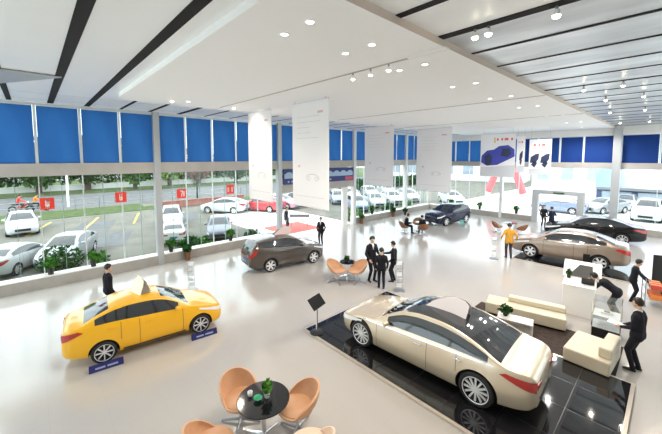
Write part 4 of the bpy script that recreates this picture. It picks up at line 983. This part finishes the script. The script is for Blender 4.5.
# woman leaning over the desk
person('woman in black leaning over the reception counter', (-1.08, 13.62, 0), R(176), 1.70, lean=R(58), hip=(-.02, 0, .90), hands=((.72, .16, 1.05), (.70, -.14, 1.05)), feet=((-.02, .11, .08), (-.10, -.11, .08)), female=True, bob=True, nod=R(15), vox=.01)
# woman by the cart
person('woman with bobbed hair in black suit beside the wheeled rack', (-.82, 15.62, 0), R(5), 1.58, lean=R(8), hands=((.42, .18, .98), (.42, -.16, .95)), female=True, bob=True, nod=R(15), open_shirt=False)
# three men
person('tall man in dark suit with pale shirt, left of the three men', (-8.45, 10.2, 0), R(-15), 1.93, hands=((.28, .16, 1.12), (.22, -.26, .95)), nod=R(8), vox=.009)
person('man in black seen from behind, in the middle of the three men', (-7.70, 9.90, 0), R(130), 1.64, hands=((.10, .25, .88), (.10, -.25, .88)), open_shirt=False, vox=.009)
person('man in black suit reaching out an arm, right of the three men', (-7.80, 10.85, 0), R(205), 1.72, hands=((.14, .24, .95), (.46, -.05, 1.18)), nod=R(8), vox=.009)
# others
person('man in ochre jacket with dark trousers beside the bronze sedan', (-5.62, 17.75, 0), R(120), 1.82, top='ochre', legs='jeans', hands=((.10, .34, .98), (.08, -.36, .98)), open_shirt=False, hair='hairbrown')
person('person in dark suit standing alone in the entrance light', (-14.16, 12.38, 0), R(-60), 1.66, hands=((.08, .24, .9), (.08, -.24, .9)), open_shirt=True)
person('person with black hair in black top behind the yellow sedan', (-12.40, 1.62, 0), R(95), 1.74, open_shirt=False, hands=((.1, .24, .88), (.1, -.24, .88)))
person('person in dark clothes in front of the far white door portal', (-5.75, 26.6, 0), R(150), 1.72, open_shirt=False, top='navysuit', hands=((.2, .3, 1.0), (.2, -.3, 1.1)))
person('second person in dark clothes left of the one at the far door', (-6.55, 27.9, 0), R(-60), 1.62, open_shirt=False, hands=((.2, .22, 1.0), (.12, -.24, .9)), female=True)
SF = ((.45, .12, .08), (.45, -.12, .08))
person('seated person in black on the left side of the crowded far table', (-12.40, 18.55, 0), R(45), 1.72, hip=(0, 0, .56), feet=SF, lean=R(12), hands=((.36, .14, .72), (.36, -.14, .72)), seated=True, open_shirt=False)
person('seated person in black on the right side of the crowded far table', (-11.26, 18.86, 0), R(140), 1.70, hip=(0, 0, .56), feet=SF, lean=R(12), hands=((.36, .14, .72), (.36, -.14, .72)), seated=True, open_shirt=False, female=True)
person('person in dark jacket standing just outside the entrance', (-18.6, 13.0, 0), R(30), 1.70, open_shirt=False, top='navysuit', legs='jeans')
# ------------------------------------------------------------------ outdoors
def ground(name, lo, hi, z, m, label):
    return struct(MB().b2((lo[0], lo[1], z - .3), (hi[0], hi[1], z)).build(name, M[m], smooth=False), label)
ground('ground_forecourt', (-34.5, -60), (LX - .5, 120), -.03, 'concrete', 'concrete parking ground left of the showroom')
ground('ground_back', (LX - .5, -60), (7.2, -7.2), -.03, 'paleground', 'bright forecourt outside the back glazing')  # out of view, pale ground beyond the added back glazing
ground('ground_right_bounce', (7.2, -60), (70, FY + .4), -.03, 'paleground', 'bright forecourt outside the right glass wall')  # added out of view to bounce daylight up to the ceiling
ground('ground_far', (LX - .5, FY + .4), (70, 120), -.03, 'paleground', 'bright forecourt behind the far glass wall')
ground('ground_bed', (-41.5, -60), (-34.5, 120), -.02, 'concrete', 'strip of ground before the road')
ground('road', (-57.5, -60), (-41.5, 120), -.04, 'road', 'grey road beyond the parking')
ground('ground_beyond', (-140, -60), (-57.5, 120), -.01, 'grass', 'ground beyond the road')
def lawn(x0, x1, y0, y1, label, z=-.02):
    o = MB().b2((x0, y0, z - .1), (x1, y1, z + .035)).build('grass_strip', M['grass'], smooth=False); tag(o, label, 'grass', None, 'stuff')
lawn(-18.9, LX - .5, -20, 10.9, 'narrow grass strip outside the left plinth')
lawn(-18.6, LX - .5, 18.8, 29, 'narrow grass strip outside beyond the entrance')
lawn(-40.5, -35.5, -20, 8.5, 'grass verge between parking and road at the left')
lawn(-38., -35.5, 8.5, 34, 'grass verge behind the low brick wall')
lawn(-62, -57.7, -40, 100, 'far grass verge under the roadside trees')
pv = MB().b2((-28, 11.3, -.029), (LX - .5, 18.4, -.015)).build('entrance_paving', M['paleground'], smooth=False); struct(pv, 'bright paving outside the entrance')
rc = MB().b2((-20.6, 12.2, -.015), (-17.6, 15.5, -.005)).build('red_carpet', M['redcarpet'], smooth=False); tag(rc, 'faded red carpet on the paving outside the entrance', 'carpet')
for i in range(9):
    y = -6 + i * 3.1; l = MB().box((-31.5, y, -.025), (5.2, .14, .012), R(-16)).build('parking_line', M['yline'], smooth=False)
    tag(l, 'yellow painted parking line, %s counted from the left' % ORD[i], 'parking line', 'yellow parking lines')
# low brick wall and railing
bw_ = thing('brick_wall', 'low red brick wall between parking and road', 'wall', (-35.2, 13.6, 0))
MB().b2((-.12, -4.8, 0), (.12, 4.8, .62)).build('wall_body', M['brick'], bw_, smooth=False); MB().b2((-.17, -4.85, .62), (.17, 4.85, .70)).build('coping', M['brick'], bw_, smooth=False)
rl = thing('road_railing', 'grey road railing along the verge at the left', 'railing', (-40.9, -3, 0))
for z in (.45, .95): MB().cyl((0, -16, z), (0, 24, z), .035, n=6).build('rail', M['steel'], rl)
for k in range(21): MB().cyl((0, -16 + 2 * k, 0), (0, -16 + 2 * k, 1.0), .04, n=6).build('post', M['steel'], rl)
lp = thing('street_lamp', 'white street lamp pole by the road, left part of the view', 'street lamp', (-43, 2.6, 0)); MB().cyl((0, 0, 0), (0, 0, 8), .12, .08, 12).build('pole', M['white'], lp); MB().cyl((0, 0, 8), (1.6, 0, 8.4), .06, n=8).build('arm', M['white'], lp); MB().box((1.8, 0, 8.42), (.6, .2, .1)).build('lamp_head', M['white'], lp, bevel=.03)
lp = thing('street_post', 'thin dark post at the roadside behind the brick wall', 'post', (-38.5, 14.2, 0)); MB().cyl((0, 0, 0), (0, 0, 2.6), .09, n=10).build('pole', M['black'], lp); MB().box((0, 0, 2.62), (.3, .3, .08)).build('cap', M['black'], lp, bevel=.02)

# bushes outside the plinth
for i, (x, y, sx, sz, n_, lb) in enumerate([(-18.1, .72, .85, .8, 560, 'dense green bush before the silver parked car'), (-17.95, 2.15, .35, .5, 200, 'green bush just right of the dense one, before the silver car'), (-18.0, 6.1, .6, .5, 320, 'green bush between the front column and the brown planter'), (-18.0, 6.9, .5, .42, 240, 'low green bush right of the brown planter, before white car'), (-17.9, 9.9, .6, .4, 260, 'low bush behind the brown suv'), (-18.2, 19.6, .8, .6, 380, 'round bush beyond the entrance before the parked row'), (-18.2, 24.4, .8, .5, 300, 'bush outside near the rear white column'), (-18., 27., .8, .6, 300, 'bush outside near the glass corner')]):
    t = thing('bush', lb, 'bush', (x, y, .02), 0, 'bushes outside the left glass'); MB().leaves((0, 0, sz * .75), (sx * .8, sx, sz), n_, .11, 40 + i).build('leaves', M['leafdark' if i % 2 == 0 else 'leaf'], t, merge=False)
    k = MB()
    for q in range(4): k.cyl((0, 0, 0), (.2 * math.cos(q * 1.6), .2 * math.sin(q * 1.6), sz * .7), .02, .01, 6)
    k.build('stem', M['bark'], t)
# roadside trees
crowns = {}
def tree(label, x, y, h, r, trunk, lf, seed):
    t = thing('roadside_tree', label, 'tree', (x, y, .02), 0, 'trees across the road')
    MB().cyl((0, 0, 0), (.1, 0, h * .5), trunk, trunk * .7, 10).cyl((.1, 0, h * .45), (r * .4, .3, h * .75), trunk * .5, trunk * .25, 8).cyl((.1, 0, h * .45), (-r * .4, -.4, h * .78), trunk * .5, trunk * .25, 8).build('trunk', M['bark'], t)
    k = MB(); rd = random.Random(seed)
    k.leaves((0, 0, h * .41), (r, r, h * .36), 1000, .42, seed)
    for q in range(4): a = rd.uniform(0, 6.28); k.leaves((r * .6 * math.cos(a), r * .7 * math.sin(a), h * rd.uniform(.28, .6)), (r * .55, r * .55, h * .17), 220, .4, seed + q + 1)
    k.build('crown', M[lf], t, merge=False)
TL = ['leaftree', 'leafdark', 'leaftree', 'leafpale']
ds = ['mid green', 'dark green', 'full green', 'pale green']
for i, y in enumerate([-24, -17, -11, -5.2, .6, 6.4, 12.2, 18, 23.8, 29.8, 36.2, 44, 53]):
    lf = TL[i % 4]; d_ = ds[i % 4]
    if i == 8: lf, d_ = 'leafrust', 'rust brown'
    tree('%s roadside tree across the road, %s' % (d_, 'number %s from the left end of the row' % ORD[i] if i < 12 else 'last of the row on the right'), -60 - (i % 3) * 1.9, y, 10.5 + (i % 4) * .8, 2.3 + (i % 3) * .2, .32 + .06 * (i % 3), lf, 100 + i * 7)
def hedge(label, x, y0, y1, h, seed):
    t = thing('hedge', label, 'hedge', (x, (y0 + y1) / 2, 0)); k = MB(); L_ = (y1 - y0) / 2
    for q in range(int(L_ * 2 / 1.6)): k.leaves((0, -L_ + .8 + q * 1.6, h * .55), (1.3, 1.2, h * .55), 260, .34, seed + q)
    k.build('leaves', M['leafdark'], t, merge=False)
hedge('dark hedge far behind the roadside trees at the left', -70, -40, 6, 5.0, 400)
hedge('dark hedge far behind the roadside trees in the middle', -70, 7.5, 60, 4.6, 500)
wl = thing('roadside_wall', 'long pale low wall beyond the road behind the tree trunks', 'wall', (-64.6, 10, 0)); MB().b2((-.15, -50, 0), (.15, 60, .75)).build('wall_body', M['white'], wl, smooth=False); MB().b2((-.2, -50, .75), (.2, 60, .85)).build('coping', M['building'], wl, smooth=False)
hedge('low green hedge outside, before the parked row beyond the entrance', -34, 34, 58, 1.6, 600)
# far low buildings
def building(label, x, y, w, d, h, rows, cols, rz=0, m='building'):
    t = thing('building', label, 'building', (x, y, 0), rz); MB().b2((-w / 2, -d / 2, 0), (w / 2, d / 2, h)).build('wall', M[m], t, smooth=False); MB().b2((-w / 2 - .2, -d / 2 - .2, h), (w / 2 + .2, d / 2 + .2, h + .35)).build('roof', M['white'], t, smooth=False)
    for r_ in range(rows):
        for c_ in range(cols):
            cx = -w / 2 + (c_ + .5) * w / cols; z = (r_ + .55) * h / rows; ww = w / cols * .55; hh = h / rows * .5
            f = MB().b2((cx - ww / 2, -d / 2 - .06, z - hh / 2), (cx + ww / 2, -d / 2 - .0, z + hh / 2)).build('window', M['white'], t, smooth=False); MB().b2((cx - ww / 2 + .1, -d / 2 - .09, z - hh / 2 + .1), (cx + ww / 2 - .1, -d / 2 - .06, z + hh / 2 - .1)).build('glazing', M['bwindow'], f, smooth=False)
    return t
building('long low pale building across the road behind the trees', -96, 12, 46, 8, 3.2, 1, 9, R(90))
building('pale building behind the trees at the far left', -92, -34, 30, 8, 4.2, 1, 5, R(90))
building('pale two storey building beyond the rear glass corner', -36, 74, 30, 10, 9, 2, 7, R(10))
building('white building behind the far door', -10, 66, 13, 8, 9.5, 2, 4)
# shop with billboard at the right
sh_ = thing('shop_front', 'dark shop front with a large pale blue and pink billboard above', 'shop', (4.2, 46, 0)); MB().b2((-10.1, 0, 0), (12, 6, 1.9)).build('wall', M['shopdark'], sh_, smooth=False)
for k in range(7): MB().b2((-9.6 + k * 2.9, -.08, .2), (-7.2 + k * 2.9, 0, 1.5)).build('shop_window', M['bwindow'], sh_, smooth=False)
MB().b2((-10.15, -.3, 1.65), (12, .1, 1.9)).build('canopy', M['steel'], sh_, smooth=False)
MB().b2((-10.15, -.35, 1.95), (-3.2, -.1, 4.6)).build('billboard', M['billboard'], sh_, smooth=False)
k = MB()
arc = [(-5.4 + 1.6 * math.cos(R(a)), 2.5 + .45 * math.sin(R(a))) for a in range(20, 170, 15)]
for a, b in zip(arc, arc[1:]): k.cyl((a[0], -.37, a[1]), (b[0], -.37, b[1]), .04, n=6)
k.build('curved_mark', M['bluecar'], sh_)
# coral inflatable legs
ar = thing('inflatable_arch', 'pinkish red slanted inflatable arch outside the far glass wall', 'arch', (-12.0, 36, 0))
for sg in (-1, 1):
    MB().cyl((sg * 1.7, 0, 1.5), (sg * .55, 0, 4.7), .36, .32, 18).build('leg', M['arch'], ar); MB().cyl((sg * 1.72, 0, 0), (sg * 1.7, 0, 1.55), .30, n=16).build('pedestal', M['white'], ar)
MB().cyl((-.6, 0, 4.65), (.6, 0, 4.65), .30, n=16).build('crossbar', M['arch'], ar)

# outdoor cars: built once each, then copied
oc = make_car(COMPACT, M['carwhite'], 'parked_car', 'x', plate='plate', detail=True, spokes=6)
os_ = make_car(SUV, M['carwhite'], 'parked_suv', 'x', plate='plate', detail=False, spokes=6)
GPK = 'cars parked outside'
def park(src, first, label, x, y, deg, paint, s=1.0):
    c = src if first else copy_tree(src); c.location = (x, y, -.03); c.rotation_euler = (0, 0, R(deg)); c.scale = (s,) * 3; tag(c, label, 'car', GPK)
    for ch in c.children:
        if ch.name.split('.')[0] in ('body', 'mirror', 'door_handle', 'sill_trim'):
            ch.material_slots[0].link = 'OBJECT'; ch.material_slots[0].material = M[paint]
    return c
first = {0: True, 1: True}
def pk(k, *a):
    src = (oc, os_)[k]; r = park(src, False, *a); return r
CARS = [
 (0, 'white parked sedan cut by the left edge, seen from behind', -20.9, -.75, 150, 'carwhite', .86),
 (0, 'silver parked sedan behind the dense green bush, facing the glass', -21.0, 1.2, -24, 'silver', .92),
 (0, 'white parked car farther back at the left, facing the glass', -31.0, -.7, 2, 'carwhite', 1.0),
 (1, 'white parked suv behind the front grey column', -26.3, 7.7, -17, 'carwhite', .88),
 (0, 'white parked car right of the front grey column, nearer than the white suv', -21.4, 6.35, 163, 'carwhite', .85),
 (0, 'slate grey parked car facing the glass wall', -20.7, 9.0, -24, 'greycar', .9),
 (0, 'white parked sedan seen from the side by the brick wall', -28.9, 13.2, 218, 'carwhite', 1.0),
 (0, 'red parked car behind the leftmost banner', -27.2, 16.3, 205, 'redcar', 1.0),
 (0, 'pink parked car beside the red one', -27.6, 18.5, 25, 'pinkcar', 1.0),
 (0, 'black parked car at the right of the pink one', -27.6, 20.9, 25, 'carblack', 1.0),
 (0, 'blue parked car outside seen through the entrance', -26.3, 25.5, -35, 'bluecar', 1.0),
 (0, 'pale blue parked car, nearest of the row beyond the entrance', -21.6, 23.6, -35, 'bluecar', 1.0),
 (0, 'white parked car, second of the row beyond the entrance', -21.8, 26.6, -35, 'carwhite', 1.0),
 (0, 'silver parked car, third of the row beyond the entrance', -21.8, 29.7, -35, 'carwhite', 1.0),
 (0, 'white parked car, fourth of the row beyond the entrance', -21.8, 32.9, -35, 'carwhite', 1.0),
 (0, 'pale parked car in the second row behind the nearest pale blue one', -27.5, 29, -35, 'carwhite', 1.0),
 (0, 'silver parked car in the second row, right of the pale one', -27.5, 32.5, -35, 'silver', 1.0),
 (0, 'white parked car at the right end of the second row', -27.5, 36., -35, 'carwhite', 1.0),
 (0, 'white parked car behind the rear white column', -17.2, 34.6, -40, 'carwhite', 1.0),
 (0, 'low blue parked car seen through the far door', -7.4, 36.5, 178, 'bluecar', 1.0),
 (0, 'silver parked car at the right side of the far door', -4.3, 39.3, 240, 'silver', 1.0),
 (1, 'white parked suv facing the far glass, right of the right far column', -1.35, 37.6, -92, 'carwhite', 1.05),
 (1, 'pale parked car just left of the right far column', -3.2, 43.7, -90, 'silver', .9),
 (1, 'slate parked suv at the right edge of the far glass', 1.15, 38.2, -95, 'greycar', 1.0),
]
for i, (k, lb, x, y, dg_, p_, s_) in enumerate(CARS):
    f = first[k]; first[k] = False
    park((oc, os_)[k], f, lb, x, y, dg_, p_, s_)
# motorbikes with riders on the road verge
def motorbike(label, x, y, deg, m):
    t = thing('motorbike', label, 'motorbike', (x, y, 0), R(deg), 'motorbikes by the road')
    for sx in (-.62, .62): MB().lathe([(.20, -.04), (.29, -.05), (.31, 0), (.29, .05), (.20, .04), (.19, 0), (.20, -.04)], 24, (sx, 0, .31), 'y').cyl((sx, -.03, .31), (sx, .03, .31), .07, n=10).build('wheel', M['rubber'], t)
    MB().tube([(.62, 0, .31), (.42, 0, .85), (.36, 0, 1.02)], .03).tube([(.36, -.3, 1.04), (.36, .3, 1.04)], .02).build('fork', M['chrome'], t)
    MB().b2((-.25, -.12, .3), (.25, .12, .6)).ball((.18, 0, .72), (.26, .14, .14), 12).build('engine', M[m], t); MB().ball((-.35, 0, .76), (.42, .13, .08), 12).build('seat', M['black'], t); MB().ball((.46, 0, .9), (.09, .1, .1), 10).build('headlight', M['lamp'], t)
    MB().tube([(-.62, 0, .31), (-.2, 0, .45), (.42, 0, .8)], .035).build('frame', M[m], t)
GR = 'riders on motorbikes'
for i, (x, y, top, m, lb, lb2) in enumerate([(-41.9, -.9, 'sign', 'redbox', 'red motorbike under the rider in red by the road', 'rider in red top on a motorbike by the road'), (-41.6, .25, 'orangevest', 'steel', 'grey motorbike under the rider in orange vest', 'rider in orange vest on a motorbike by the road')]):
    motorbike(lb, x, y, 90, m)
    person(lb2, (x, y - .25, 0), R(90), 1.72, hip=(0, 0, .92), lean=R(14), feet=((.2, .2, .36), (.2, -.2, .36)), hands=((.52, .26, 1.06), (.52, -.26, 1.06)), seated=True, open_shirt=False, vox=.016, group=GR, top=top, legs='jeans')
for i, (x, y, w_, l_) in enumerate([(-29.5, 3.2, 2.3, 4.6), (-29.5, 9.6, 2.3, 4.6), (-24.5, 3.4, 2.2, 4.4)]):
    o = struct(MB().box((x, y, -.026), (l_, w_, .012), R(-16)).build('ground_patch', M['road'], smooth=False), 'darker asphalt bay on the parking ground')
# ------------------------------------------------------------------ camera, sky, light
f, d = 321., 24.
cam = bpy.data.cameras.new('camera'); co = bpy.data.objects.new('camera', cam); C.objects.link(co)
cam.sensor_width = 36; cam.lens = f / 662 * 36; cam.shift_y = -(217 - (157 + d)) / 662; cam.clip_start = .05; cam.clip_end = 500
a = math.atan2(300, math.hypot(f, d)); p = math.atan2(d, f)
fw = Vector((-math.cos(a) * math.cos(p), math.sin(a) * math.cos(p), -math.sin(p)))
co.location = (0, 0, 5.2); co.rotation_euler = fw.to_track_quat('-Z', 'Y').to_euler()
sc = bpy.context.scene; sc.camera = co
w = bpy.data.worlds.new('world'); sc.world = w; w.use_nodes = True; nt = w.node_tree; bg = nt.nodes['Background']
tc = nt.nodes.new('ShaderNodeTexCoord'); s = nt.nodes.new('ShaderNodeSeparateXYZ'); r = nt.nodes.new('ShaderNodeValToRGB')
r.color_ramp.elements[0].position = 0; r.color_ramp.elements[0].color = (.80, .87, .95, 1); r.color_ramp.elements[1].position = .6; r.color_ramp.elements[1].color = (.90, .96, 1, 1)
nt.links.new(tc.outputs['Generated'], s.inputs[0]); nt.links.new(s.outputs['Z'], r.inputs['Fac']); nt.links.new(r.outputs['Color'], bg.inputs['Color']); bg.inputs['Strength'].default_value = 2.6
sl = bpy.data.lights.new('sun', 'SUN'); sl.energy = 1.2; sl.angle = R(20); sl.color = (1, .97, .92); so = bpy.data.objects.new('sun', sl); C.objects.link(so); so.rotation_euler = (R(35), R(-22), 0)
sc.view_settings.view_transform = 'Standard'; sc.view_settings.look = 'None'; sc.view_settings.exposure = 0.54; sc.view_settings.gamma = 1.0
sc.cycles.use_denoising = True; sc.cycles.max_bounces = 8; sc.cycles.diffuse_bounces = 5; sc.cycles.glossy_bounces = 4; sc.cycles.transparent_max_bounces = 12; sc.cycles.sample_clamp_indirect = 6; sc.cycles.caustics_reflective = False; sc.cycles.caustics_refractive = False
